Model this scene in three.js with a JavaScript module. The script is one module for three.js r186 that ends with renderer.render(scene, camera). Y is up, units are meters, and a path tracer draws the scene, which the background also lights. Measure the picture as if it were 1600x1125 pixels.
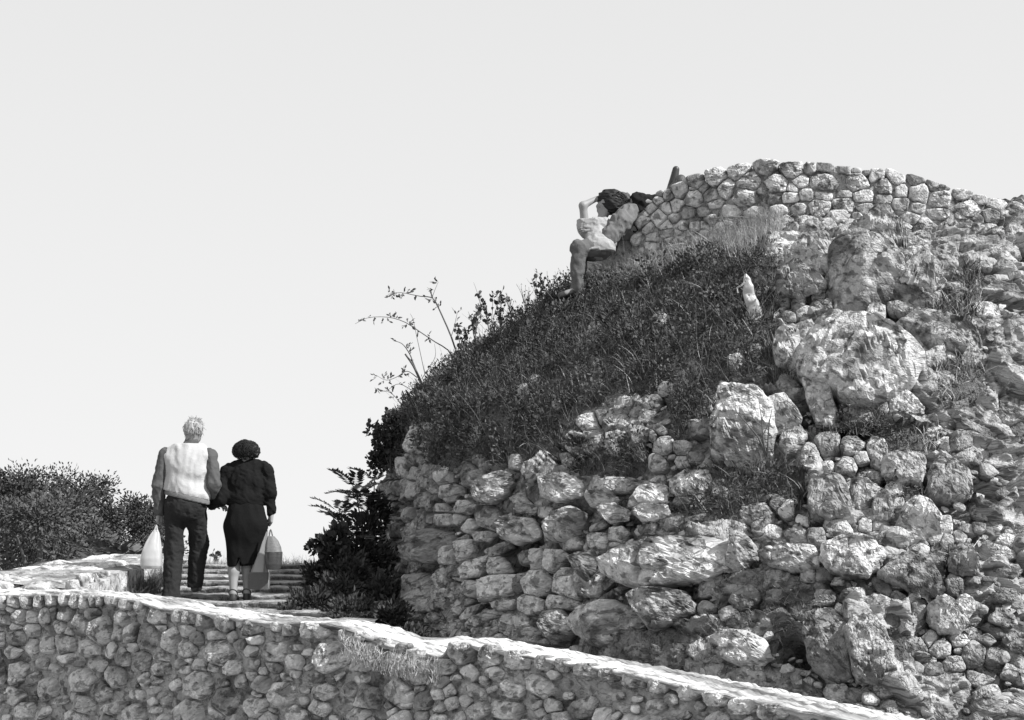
import * as THREE from 'three';
import { mergeGeometries, toCreasedNormals } from 'three/addons/utils/BufferGeometryUtils.js';

// ---------- camera, sky, sun, exposure ----------
const W = 1600, H = 1125, FOCAL = 2065, PITCH = Math.atan(287.5 / FOCAL);
const scene = new THREE.Scene();
const camera = new THREE.PerspectiveCamera(2 * Math.atan(H / 2 / FOCAL) * 180 / Math.PI, W / H, 0.1, 9000);
camera.position.set(0, 0, 0);
camera.rotation.x = PITCH;
scene.add(camera);

const SUN = new THREE.Vector3(Math.sin(1.08) * Math.cos(0.72), Math.sin(0.72), Math.cos(1.08) * Math.cos(0.72));
{ // a bright, evenly hazy sky: a little lighter towards the horizon and around the sun
  const w = 512, h = 256, data = new Float32Array(w * h * 4);
  for (let j = 0; j < h; j++) for (let i = 0; i < w; i++) {
    const el = ((j + 0.5) / h - 0.5) * Math.PI, az = ((i + 0.5) / w - 0.5) * 2 * Math.PI;
    const d = new THREE.Vector3(Math.cos(el) * Math.cos(az), Math.sin(el), Math.cos(el) * Math.sin(az));
    const s = Math.max(0, d.dot(SUN));
    const up = Math.max(0, Math.sin(el));
    const v = 0.72 * (0.915 - 0.27 * up + 0.2 * Math.pow(s, 6));
    const o = (j * w + i) * 4;
    data[o] = data[o + 1] = data[o + 2] = v; data[o + 3] = 1;
  }
  const sky = new THREE.DataTexture(data, w, h, THREE.RGBAFormat, THREE.FloatType);
  sky.mapping = THREE.EquirectangularReflectionMapping;
  sky.minFilter = sky.magFilter = THREE.LinearFilter;
  sky.needsUpdate = true;
  scene.background = sky; scene.environment = sky;
}
const sun = new THREE.DirectionalLight(0xffffff, 5.0);
sun.position.copy(SUN).multiplyScalar(60).add(new THREE.Vector3(0, 0, -12));
sun.target.position.set(0, 0, -12);
sun.castShadow = true; sun.shadow.radius = 3;
sun.shadow.mapSize.set(4096, 4096);
Object.assign(sun.shadow.camera, { left: -14, right: 14, top: 14, bottom: -14, near: 1, far: 120 });
scene.add(sun, sun.target);
const renderer = new THREE.WebGLRenderer({ antialias: true });
renderer.setSize(1024, 720);
renderer.toneMapping = THREE.LinearToneMapping;
renderer.toneMappingExposure = 1.39;
renderer.shadowMap.enabled = true;

// ---------- small helpers ----------
function rngOf(seed) { let s = (seed * 2654435761) >>> 0 || 1; return () => { s = (s + 0x6d2b79f5) | 0; let t = Math.imul(s ^ (s >>> 15), 1 | s); t = (t + Math.imul(t ^ (t >>> 7), 61 | t)) ^ t; return ((t ^ (t >>> 14)) >>> 0) / 4294967296; }; }
const clamp = (v, a, b) => Math.min(b, Math.max(a, v)), lerp = (a, b, t) => a + (b - a) * t;
const sstep = (a, b, x) => { const t = clamp((x - a) / (b - a), 0, 1); return t * t * (3 - 2 * t); };
const V = (x, y, z) => new THREE.Vector3(x, y, z);
const PERM = new Uint8Array(512);
{ const r = rngOf(77), p = [...Array(256).keys()]; for (let i = 255; i > 0; i--) { const j = (r() * (i + 1)) | 0; [p[i], p[j]] = [p[j], p[i]]; } for (let i = 0; i < 512; i++) PERM[i] = p[i & 255]; }
const fade = (t) => t * t * t * (t * (t * 6 - 15) + 10);
const grd = (h, x, y, z) => { h &= 15; const u = h < 8 ? x : y, v = h < 4 ? y : h === 12 || h === 14 ? x : z; return ((h & 1) ? -u : u) + ((h & 2) ? -v : v); };
function noise(x, y, z) { // gradient noise, about -1 to 1
  const xf = Math.floor(x), yf = Math.floor(y), zf = Math.floor(z), X = xf & 255, Y = yf & 255, Z = zf & 255;
  x -= xf; y -= yf; z -= zf;
  const u = fade(x), v = fade(y), w = fade(z), A = PERM[X] + Y, AA = PERM[A & 255] + Z, AB = PERM[(A + 1) & 255] + Z, B = PERM[(X + 1) & 255] + Y, BA = PERM[B & 255] + Z, BB = PERM[(B + 1) & 255] + Z;
  return lerp(lerp(lerp(grd(PERM[AA & 255], x, y, z), grd(PERM[BA & 255], x - 1, y, z), u), lerp(grd(PERM[AB & 255], x, y - 1, z), grd(PERM[BB & 255], x - 1, y - 1, z), u), v),
    lerp(lerp(grd(PERM[(AA + 1) & 255], x, y, z - 1), grd(PERM[(BA + 1) & 255], x - 1, y, z - 1), u), lerp(grd(PERM[(AB + 1) & 255], x, y - 1, z - 1), grd(PERM[(BB + 1) & 255], x - 1, y - 1, z - 1), u), v), w);
}
function fbm(x, y, z, o = 4) { let a = 0, s = 1, t = 0; for (let i = 0; i < o; i++) { a += s * noise(x, y, z); t += s; s *= 0.5; x = x * 2.03 + 7.1; y = y * 2.03 + 3.7; z = z * 2.03 + 1.3; } return a / t; }
const hash3 = (x, y, z) => PERM[(PERM[(PERM[x & 255] + y) & 255] + z) & 255] / 255;
function worley(x, y, z) { // [nearest, second nearest, id of the nearest cell, offset from its centre]
  const X = Math.floor(x), Y = Math.floor(y), Z = Math.floor(z); let f1 = 9, f2 = 9, id = 0, ox = 0, oy = 0, oz = 0;
  for (let i = -1; i < 2; i++) for (let j = -1; j < 2; j++) for (let k = -1; k < 2; k++) {
    const a = X + i, b = Y + j, c = Z + k, h = hash3(a, b, c);
    const dx = a + 0.1 + 0.8 * h - x, dy = b + 0.1 + 0.8 * hash3(b, c, a + 31) - y, dz = c + 0.1 + 0.8 * hash3(c + 57, a, b) - z, d = Math.sqrt(dx * dx + dy * dy + dz * dz);
    if (d < f1) { f2 = f1; f1 = d; id = h; ox = dx; oy = dy; oz = dz; } else if (d < f2) f2 = d;
  }
  return [f1, f2, id, ox, oy, oz];
}
// a pixel of the photograph as a direction, a point at a given distance ahead, and back again
const CS = Math.cos(PITCH), SN = Math.sin(PITCH);
function rayDir(px, py) { const a = (px - W / 2) / FOCAL, b = (H / 2 - py) / FOCAL, y = b * CS + SN, z = b * SN - CS; return V(a / -z, y / -z, -1); }
const at = (px, py, d) => rayDir(px, py).multiplyScalar(d);
function project(p) { const y = p.y * CS + p.z * SN, z = -p.y * SN + p.z * CS; return [W / 2 + FOCAL * p.x / -z, H / 2 - FOCAL * y / -z, -z]; }
function along(table, x) { if (x <= table[0][0]) return table[0][1]; for (let i = 1; i < table.length; i++) if (x <= table[i][0]) { const a = table[i - 1], b = table[i]; return lerp(a[1], b[1], (x - a[0]) / (b[0] - a[0])); } return table[table.length - 1][1]; }
function inPoly(poly, x, y) { let c = false; for (let i = 0, j = poly.length - 1; i < poly.length; j = i++) { const [a, b] = poly[i], [d, e] = poly[j]; if ((b > y) !== (e > y) && x < (d - a) * (y - b) / (e - b) + a) c = !c; } return c; }
const taken = new Map();
function numbered(n) { const k = taken.get(n) || 0; taken.set(n, k + 1); return k ? n + '_' + String(k).padStart(3, '0') : n; }
function tag(o, label, category, group, kind) { if (label) o.userData.label = label; if (category) o.userData.category = category; if (group) o.userData.group = group; if (kind) o.userData.kind = kind; return o; }
function thing(name, label, category, pos = [0, 0, 0], group) { const g = new THREE.Group(); g.name = numbered(name); g.position.set(...pos); scene.add(g); return tag(g, label, category, group); }
function part(name, geo, mat, parent) { const m = new THREE.Mesh(geo, mat); m.name = name; m.castShadow = m.receiveShadow = true; parent.add(m); return m; }
function structure(name, label, category) { const g = new THREE.Group(); g.name = name; scene.add(g); return tag(g, label, category, null, 'structure'); }
function geoOf(pos, idx, uv) { const g = new THREE.BufferGeometry(); g.setAttribute('position', new THREE.Float32BufferAttribute(pos, 3)); if (uv) g.setAttribute('uv', new THREE.Float32BufferAttribute(uv, 2)); if (idx) g.setIndex(idx); g.computeVertexNormals(); return g; }
function gridGeo(nu, nv, f, closeU = false) { // f(u, v) -> [x, y, z, s, t]
  const pos = [], uv = [], idx = [];
  for (let j = 0; j <= nv; j++) for (let i = 0; i <= nu; i++) { const p = f(i / nu, j / nv); pos.push(p[0], p[1], p[2]); uv.push(p[3] ?? i / nu, p[4] ?? j / nv); }
  for (let j = 0; j < nv; j++) for (let i = 0; i < nu; i++) { const a = j * (nu + 1) + i, b = a + 1, c = a + nu + 1, d = c + 1; idx.push(a, b, d, a, d, c); }
  return geoOf(pos, idx, uv);
}
function tubeGeo(pts, radii, sides = 6) { // tapered tube through points
  const pos = [], idx = [], uv = []; let up = V(0, 0, 1);
  for (let i = 0; i < pts.length; i++) {
    const t = pts[Math.min(i + 1, pts.length - 1)].clone().sub(pts[Math.max(i - 1, 0)]).normalize();
    if (Math.abs(t.dot(up)) > 0.95) up = V(1, 0, 0);
    const a = up.clone().addScaledVector(t, -up.dot(t)).normalize(), b = t.clone().cross(a); up = a;
    const r = Array.isArray(radii) ? radii[i] : radii;
    for (let k = 0; k < sides; k++) { const c = Math.cos(k / sides * 6.2832) * r, s = Math.sin(k / sides * 6.2832) * r; pos.push(pts[i].x + a.x * c + b.x * s, pts[i].y + a.y * c + b.y * s, pts[i].z + a.z * c + b.z * s); uv.push(k / sides * 0.1, i * 0.05); }
  }
  for (let i = 0; i < pts.length - 1; i++) for (let k = 0; k < sides; k++) { const a = i * sides + k, b = i * sides + (k + 1) % sides; idx.push(a, b, b + sides, a, b + sides, a + sides); }
  return geoOf(pos, idx, uv);
}
function instanced(name, geo, mat, list, parent, kind) { // list of [Matrix4, grey]
  const m = new THREE.InstancedMesh(geo, mat, list.length); m.name = name; m.castShadow = m.receiveShadow = true;
  const c = new THREE.Color();
  list.forEach(([x, g], i) => { m.setMatrixAt(i, x); c.setRGB(g, g, g); m.setColorAt(i, c); });
  parent.add(m); if (kind) m.userData.kind = kind; return m;
}

// ---------- surfaces (a black and white world: every colour is a grey) ----------
const toS = (l) => Math.round(255 * clamp(l <= 0.0031308 ? 12.92 * l : 1.055 * Math.pow(l, 1 / 2.4) - 0.055, 0, 1));
function texture(n, fn, srgb) { const d = new Uint8Array(n * n * 4); for (let j = 0; j < n; j++) for (let i = 0; i < n; i++) { const v = fn(i / n, j / n), b = srgb ? toS(v) : Math.round(255 * clamp(v, 0, 1)), o = (j * n + i) * 4; d[o] = d[o + 1] = d[o + 2] = b; d[o + 3] = 255; }
  const t = new THREE.DataTexture(d, n, n, THREE.RGBAFormat); t.wrapS = t.wrapT = THREE.RepeatWrapping; t.magFilter = THREE.LinearFilter; t.minFilter = THREE.LinearMipmapLinearFilter; t.generateMipmaps = true; if (srgb) t.colorSpace = THREE.SRGBColorSpace; t.needsUpdate = true; return t; }
const TAU = 2 * Math.PI;
// gradient noise in two dimensions that tiles after f cells
function pnoise(x, y, f, seed) {
  const xf = Math.floor(x), yf = Math.floor(y), X = ((xf % f) + f) % f, Y = ((yf % f) + f) % f, X1 = (X + 1) % f, Y1 = (Y + 1) % f; x -= xf; y -= yf;
  const g = (i, j, dx, dy) => { const a = PERM[(PERM[(i + seed * 17) & 255] + j + seed * 5) & 255] / 256 * 6.2832; return Math.cos(a) * dx + Math.sin(a) * dy; };
  const u = fade(x), v = fade(y); return 1.5 * lerp(lerp(g(X, Y, x, y), g(X1, Y, x - 1, y), u), lerp(g(X, Y1, x, y - 1), g(X1, Y1, x - 1, y - 1), u), v);
}
function tiled(u, v, f, seed, o) { let a = 0, s = 1, t = 0; for (let i = 0; i < o; i++) { a += s * pnoise(u * f, v * f, f, seed + i * 3); t += s; s *= 0.55; f *= 2; } return a / t; }
function stoneTex(seed, base, n = 1024) {
  return texture(n, (u, v) => {
    const wu = u + 0.02 * tiled(u, v, 7, seed + 40, 2), wv = v + 0.02 * tiled(u, v, 7, seed + 47, 2);
    const big = tiled(wu, wv, 3, seed, 4), mid = tiled(wu, wv, 11, seed + 5, 4), fine = tiled(u, v, 60, seed + 9, 3);
    const vein = Math.abs(tiled(wu, wv, 4, seed + 17, 5)), lichen = tiled(wu, wv, 14, seed + 23, 4);
    let a = base * (1 + 0.5 * big + 0.4 * mid + 0.3 * fine);
    a *= 1 - 0.45 * (1 - sstep(0.0, 0.02, vein)) * sstep(-0.1, 0.2, mid + 0.1);
    a *= 1 - 0.6 * sstep(0.05, 0.3, lichen); a *= 1 - 0.45 * sstep(0.0, 0.3, -big);
    a *= 1 + 0.35 * sstep(0.15, 0.4, tiled(wu, wv, 22, seed + 31, 3));
    return clamp(a, 0.03, 0.85);
  }, true);
}
function bumpTex(seed, n = 1024) { return texture(n, (u, v) => { const vein = Math.abs(tiled(u, v, 4, seed + 17, 5)); return 0.55 + 0.55 * tiled(u, v, 8, seed + 3, 6) + 0.22 * tiled(u, v, 64, seed + 11, 3) - 0.25 * (1 - sstep(0, 0.025, vein)); }); }
const tStone = stoneTex(3, 0.52), tStoneB = stoneTex(11, 0.48), bStone = bumpTex(3), bStoneB = bumpTex(11);
const grey = (v) => new THREE.Color().setRGB(v, v, v);
const stoneMats = [];
for (let i = 0; i < 8; i++) stoneMats.push(new THREE.MeshStandardMaterial({ color: grey(0.8 + 0.2 * ((i * 5) % 8) / 7), map: i % 2 ? tStone : tStoneB, bumpMap: i % 2 ? bStone : bStoneB, bumpScale: 0.022, roughness: 0.95 }));
const hillMats = []; // the outcrop is greyer and more weathered than the built walls
for (let i = 0; i < 10; i++) hillMats.push(new THREE.MeshStandardMaterial({ color: grey(0.46 + 0.5 * ((i * 7) % 10) / 9), map: i % 2 ? tStone : tStoneB, bumpMap: i % 2 ? bStone : bStoneB, bumpScale: 0.024, roughness: 0.95 }));
const M = {
  rock: new THREE.MeshStandardMaterial({ color: grey(0.66), map: tStoneB, bumpMap: bStoneB, bumpScale: 0.03, roughness: 0.97 }),
  mortar: new THREE.MeshStandardMaterial({ color: grey(0.82), map: stoneTex(29, 0.40, 512), bumpMap: bStone, bumpScale: 0.03, roughness: 1 }),
  cap: new THREE.MeshStandardMaterial({ color: grey(1), map: stoneTex(41, 0.5, 512), bumpMap: bStoneB, bumpScale: 0.015, roughness: 1 }),
  soil: new THREE.MeshStandardMaterial({ color: grey(0.6), map: stoneTex(53, 0.16, 512), bumpMap: bStone, bumpScale: 0.05, roughness: 1 }),
  leaf: new THREE.MeshPhysicalMaterial({ color: grey(1), roughness: 0.75, specularIntensity: 0.4, side: THREE.DoubleSide }),
  earth: new THREE.MeshStandardMaterial({ color: grey(0.85), map: stoneTex(83, 0.22, 512), bumpMap: bStoneB, bumpScale: 0.04, roughness: 1 }),
  pale: new THREE.MeshStandardMaterial({ color: grey(0.9), map: stoneTex(67, 0.3, 512), bumpMap: bStone, bumpScale: 0.03, roughness: 1 }),
  twig: new THREE.MeshStandardMaterial({ color: grey(0.09), roughness: 0.9 }),
  straw: new THREE.MeshStandardMaterial({ color: grey(1), roughness: 0.9, side: THREE.DoubleSide }),
};
// ---------- the far land: the camera stands high up, the land falls away all round ----------
{
  const g = gridGeo(180, 70, (u, v) => {
    const a = u * TAU, r = 0.2 * Math.pow(21000, v), x = Math.cos(a) * r, z = -12 + Math.sin(a) * r;
    let y = -2.1 - 0.34 * Math.max(0, r - 15) * Math.exp(-Math.max(0, r - 15) / 260) - 60 * sstep(60, 1400, r);
    y += fbm(x * 0.03, 2, z * 0.03, 4) * sstep(14, 120, r) * 5;
    return [x, y, z, x * 0.5, z * 0.5];
  });
  const m = part('ground', g, M.pale, scene); tag(m, 'pale stony ground falling away below the path', 'ground', null, 'structure');
}
// ---------- the hill: a rounded outcrop about a vertical axis; radius by bearing and height ----------
const HX = 3.6, HZ = -16.2;
const HY = [-1.9, -0.9, 0, 0.7, 1.2, 1.6, 2.1, 2.5, 2.9, 3.3, 3.6];
const HP = [-70, 10, 30, 46, 72, 100, 170];
const HR = [
  [8.0, 7.6, 6.9, 6.3, 6.0, 5.6, 5.1, 4.8, 4.3, 3.75, 3.6],
  [7.8, 7.4, 6.8, 6.2, 5.85, 5.5, 5.0, 4.65, 4.15, 3.75, 3.6],
  [6.7, 6.35, 6.05, 5.8, 5.5, 5.2, 4.75, 4.35, 3.88, 3.6, 3.5],
  [6.0, 5.8, 5.7, 5.6, 5.4, 5.1, 4.58, 4.1, 3.6, 3.2, 3.1],
  [5.3, 5.2, 5.2, 5.15, 5.05, 4.8, 4.2, 3.58, 2.85, 2.5, 2.4],
  [5.3, 5.2, 5.2, 5.15, 5.0, 4.75, 4.1, 3.5, 2.9, 2.7, 2.5],
  [6, 6, 6, 5.8, 5.6, 5.2, 4.7, 4.2, 3.6, 3.3, 3.0]];
function cubic(t, a, b, c, d) { return b + 0.5 * t * (c - a + t * (2 * a - 5 * b + 4 * c - d + t * (3 * (b - c) + d - a))); }
function rowAt(row, y) { y = clamp(y, HY[0], HY[HY.length - 1]); let i = 0; while (i < HY.length - 2 && y > HY[i + 1]) i++; const t = (y - HY[i]) / (HY[i + 1] - HY[i]), g = (k) => row[clamp(k, 0, row.length - 1)]; return cubic(t, g(i - 1), g(i), g(i + 1), g(i + 2)); }
function hillR(deg, y) { deg = clamp(deg, HP[0], HP[HP.length - 1]); let i = 0; while (i < HP.length - 2 && deg > HP[i + 1]) i++; const t = (deg - HP[i]) / (HP[i + 1] - HP[i]), g = (k) => rowAt(HR[clamp(k, 0, HP.length - 1)], y); return i === 0 ? lerp(g(0), g(1), t) : cubic(t, g(i - 1), g(i), g(i + 1), g(i + 2)); }
const bearing = (p) => Math.atan2(-(p.x - HX), p.z - HZ) * 180 / Math.PI;
const hillGap = (p) => Math.hypot(p.x - HX, p.z - HZ) - hillR(bearing(p), p.y);
const hillPoint = (deg, y, out = 0) => { const a = deg * Math.PI / 180, r = hillR(deg, y) + out; return V(HX - Math.sin(a) * r, y, HZ + Math.cos(a) * r); };
function hillNormal(p) { const e = 0.04, g = hillGap(p); return V(hillGap(V(p.x + e, p.y, p.z)) - g, hillGap(V(p.x, p.y + e, p.z)) - g, hillGap(V(p.x, p.y, p.z + e)) - g).normalize(); }
function hitHill(px, py) { // where the line through a pixel meets the hill (or passes nearest to it)
  const d = rayDir(px, py); let best = 9, bt = 14;
  for (let t = 6.5; t < 19; t += 0.03) { const g = hillGap(d.clone().multiplyScalar(t)); if (g < 0) { let lo = t - 0.03, hi = t; for (let k = 0; k < 12; k++) { const m = (lo + hi) / 2; if (hillGap(d.clone().multiplyScalar(m)) < 0) hi = m; else lo = m; } const p = d.clone().multiplyScalar(hi); return { p, n: hillNormal(p) }; } if (g < best) { best = g; bt = t; } }
  const p = d.clone().multiplyScalar(bt); return { p, n: hillNormal(p), miss: best };
}
// outlines of the planted slope and of the bare rock, as the photograph shows them
const SLOPE = [[560, 740], [590, 660], [620, 610], [700, 520], [800, 440], [890, 380], [935, 372], [960, 388], [1000, 378], [1060, 350], [1130, 340], [1215, 340], [1222, 380], [1215, 420], [1214, 500], [1208, 570], [1240, 582], [1225, 600], [1185, 604], [1125, 598], [1115, 640], [1060, 690], [1045, 640], [1040, 610], [985, 622], [915, 645], [880, 690], [850, 715], [790, 722], [740, 725], [700, 735], [668, 715], [655, 660], [630, 680], [612, 730], [590, 760]];
const PATCHES = [ // smaller green patches among the rocks: centre and half size in the photograph
  [945, 720, 70, 26], [1160, 750, 90, 24], [1120, 790, 70, 22], [1330, 665, 60, 22], [1420, 690, 55, 24], [1500, 600, 40, 45], [1490, 482, 50, 14], [1518, 440, 18, 34], [1200, 745, 60, 22], [1410, 1015, 22, 24], [1230, 780, 30, 26], [960, 970, 0, 0], [1420, 770, 30, 16], [1310, 655, 30, 24], [1500, 880, 18, 30]];
function green(px, py) { px += 9 * noise(px * 0.06, py * 0.06, 3) + 5 * noise(px * 0.2, py * 0.2, 9); py += 9 * noise(px * 0.06, py * 0.06, 13) + 5 * noise(px * 0.2, py * 0.2, 19); if (inPoly(SLOPE, px, py)) return 1; for (const [x, y, a, b] of PATCHES) { if (!a) continue; const q = ((px - x) / a) ** 2 + ((py - y) / b) ** 2; if (q < 1) return 0.8; } return 0; }
const EARTH = [[1080, 990, 80, 16], [1030, 1000, 60, 14], [1190, 905, 60, 18], [1160, 960, 70, 14], [1235, 975, 26, 30], [1240, 930, 40, 26], [1090, 815, 60, 14], [890, 830, 24, 14], [1470, 870, 30, 14], [1440, 640, 40, 16], [960, 1010, 40, 10]]; // bare earth and grit between the rocks
const earthy = (px, py) => { px += 8 * noise(px * 0.07, py * 0.07, 23); py += 8 * noise(px * 0.07, py * 0.07, 33); return EARTH.some(([x, y, a, b]) => ((px - x) / a) ** 2 + ((py - y) / b) ** 2 < 1); };
const HOLES = [ // hollows between the rocks: pixel, radius in metres, depth
  [810, 872, 0.15, 0.8], [792, 856, 0.12, 0.5], [752, 845, 0.12, 0.45], [1217, 1004, 0.12, 0.5], [1236, 1012, 0.09, 0.3], [1330, 640, 0.2, 0.3], [1295, 622, 0.16, 0.3], [1252, 640, 0.1, 0.35], [1170, 724, 0.08, 0.3], [1215, 720, 0.12, 0.35], [1130, 722, 0.06, 0.25], [1082, 935, 0.12, 0.35], [1125, 945, 0.08, 0.25], [1270, 462, 0.1, 0.25], [1300, 468, 0.12, 0.35], [1325, 472, 0.12, 0.35], [1350, 476, 0.12, 0.3], [1380, 474, 0.1, 0.3], [1410, 472, 0.1, 0.3], [1445, 474, 0.1, 0.25], [1392, 496, 0.09, 0.25], [1240, 506, 0.06, 0.2], [1538, 760, 0.13, 0.3], [893, 860, 0.08, 0.3], [862, 846, 0.06, 0.25], [985, 905, 0.14, 0.3], [895, 1000, 0.08, 0.3], [885, 962, 0.07, 0.3], [1052, 915, 0.12, 0.3], [720, 768, 0.08, 0.25], [1278, 868, 0.07, 0.25], [1500, 885, 0.08, 0.25], [1448, 745, 0.06, 0.25], [1000, 690, 0.08, 0.25], [930, 672, 0.08, 0.2], [760, 850, 0.1, 0.3], [690, 850, 0.1, 0.25], [1395, 975, 0.05, 0.15], [1262, 770, 0.07, 0.2], [660, 885, 0.1, 0.2]].map(([x, y, r, d]) => ({ p: hitHill(x, y).p, r, d }));
const bedding = (p) => p.y - (p.x < 2 ? 0.28 * p.x : 0.28 * 2 - 0.3 * (p.x - 2));
const facet = (c, k) => { const a = c[2] * 97 * k; return c[3] * Math.cos(a) + c[4] * Math.sin(a * 1.7) * 0.9 + c[5] * Math.sin(a); };
function rockOut(p) { // how far the bare rock stands in or out of the smooth hill: broken beds, tilted blocks, joints between them
  const b = bedding(p), wx = p.x + 0.2 * fbm(p.x * 1.3, p.y * 1.3, p.z * 1.3, 2), wb = b + 0.06 * noise(p.x * 2.1, b * 1.5, p.z * 2.1), wz = p.z + 0.15 * noise(p.x * 1.7, b * 2, p.z * 1.7);
  const c = worley(wx * 1.8, wb * 2.7, wz * 1.8), c2 = worley(wx * 4.6 + 9, wb * 6.2, wz * 4.6), c3 = worley(wx * 12 + 3, wb * 14, wz * 12);
  let o = -0.04 + 0.22 * (c[2] - 0.5) + 0.13 * facet(c, 1) - 0.08 * (1 - sstep(0.0, 0.07, c[1] - c[0]));
  o += 0.055 * (c2[2] - 0.5) + 0.06 * facet(c2, 3) - 0.04 * (1 - sstep(0.0, 0.08, c2[1] - c2[0]));
  o += 0.02 * (c3[2] - 0.5) + 0.02 * facet(c3, 5);
  return o + 0.08 * fbm(p.x * 1.1, b * 2.2, p.z * 1.1, 3) + 0.018 * fbm(p.x * 9, b * 13, p.z * 9, 3);
}
const hill = structure('rocky_hill', 'steep limestone outcrop with a grown over slope below the round terrace wall', 'hill');
{
  const nu = 760, nv = 460, rockI = [], soilI = [], earthI = [], pos = [], uv = [], kind = [];
  for (let j = 0; j <= nv; j++) for (let i = 0; i <= nu; i++) {
    const deg = i < 680 ? lerp(-32, 92, i / 680) : lerp(92, 170, (i - 680) / 80), y = lerp(-2.15, 3.35, j / nv);
    const p = hillPoint(deg, y), [px, py] = project(p);
    const back = deg > 80 && y > 1.0, g = back ? 1 : green(px, py) || (deg < 80 && earthy(px, py) ? 0.4 : 0);
    let o;
    if (g === 0.4) o = 0.03 + 0.4 * rockOut(p) + 0.02 * fbm(p.x * 14, p.y * 14, p.z * 14, 3);
    else if (g) o = 0.06 * fbm(p.x * 2.2, p.y * 2.2, p.z * 2.2, 3) + 0.03 * fbm(p.x * 9, p.y * 9, p.z * 9, 2);
    else o = rockOut(p);
    for (const h of HOLES) { const q = p.distanceToSquared(h.p) / (h.r * h.r); if (q < 6) o -= h.d * Math.exp(-q * q * 0.6); }
    if (py > 1040) o *= 0.8;
    const n = hillNormal(p), f = p.clone().addScaledVector(n, o);
    if (!g) f.addScaledVector(V(0, 1, 0), 0.03 * noise(p.x * 8, p.y * 8, p.z * 8));
    pos.push(f.x, f.y, f.z); uv.push(deg * 0.1 + o * 0.8, y * 1.05 - n.y * 0.2 + o * 0.9); kind.push(g);
  }
  for (let j = 0; j < nv; j++) for (let i = 0; i < nu; i++) { const a = j * (nu + 1) + i, b = a + 1, c = a + nu + 1, d = c + 1; (kind[a] === 0.4 ? earthI : kind[a] ? soilI : rockI).push(a, d, b, a, c, d); }
  const all = geoOf(pos, [...rockI, ...soilI, ...earthI], uv);
  for (const [nm, idx, mt] of [['bare_rock', rockI, M.rock], ['slope_soil', soilI, M.soil], ['bare_earth', earthI, M.earth]]) {
    const g = all.clone(); g.setIndex(idx); part(nm, g, mt, hill);
  }
  const top = gridGeo(80, 6, (u, v) => { const deg = lerp(-180, 180, u), a = deg * Math.PI / 180, r = v * (Math.min(3.4, hillR(Math.abs(deg) > 170 ? 170 : deg, 2.95) - 0.4)); return [HX - Math.sin(a) * r, 2.95 + 0.04 * (1 - v) * noise(u * 9, v * 9, 3), HZ + Math.cos(a) * r, -Math.sin(a) * r, Math.cos(a) * r]; });
  part('terrace_ground', top, M.soil, hill);
}

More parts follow.
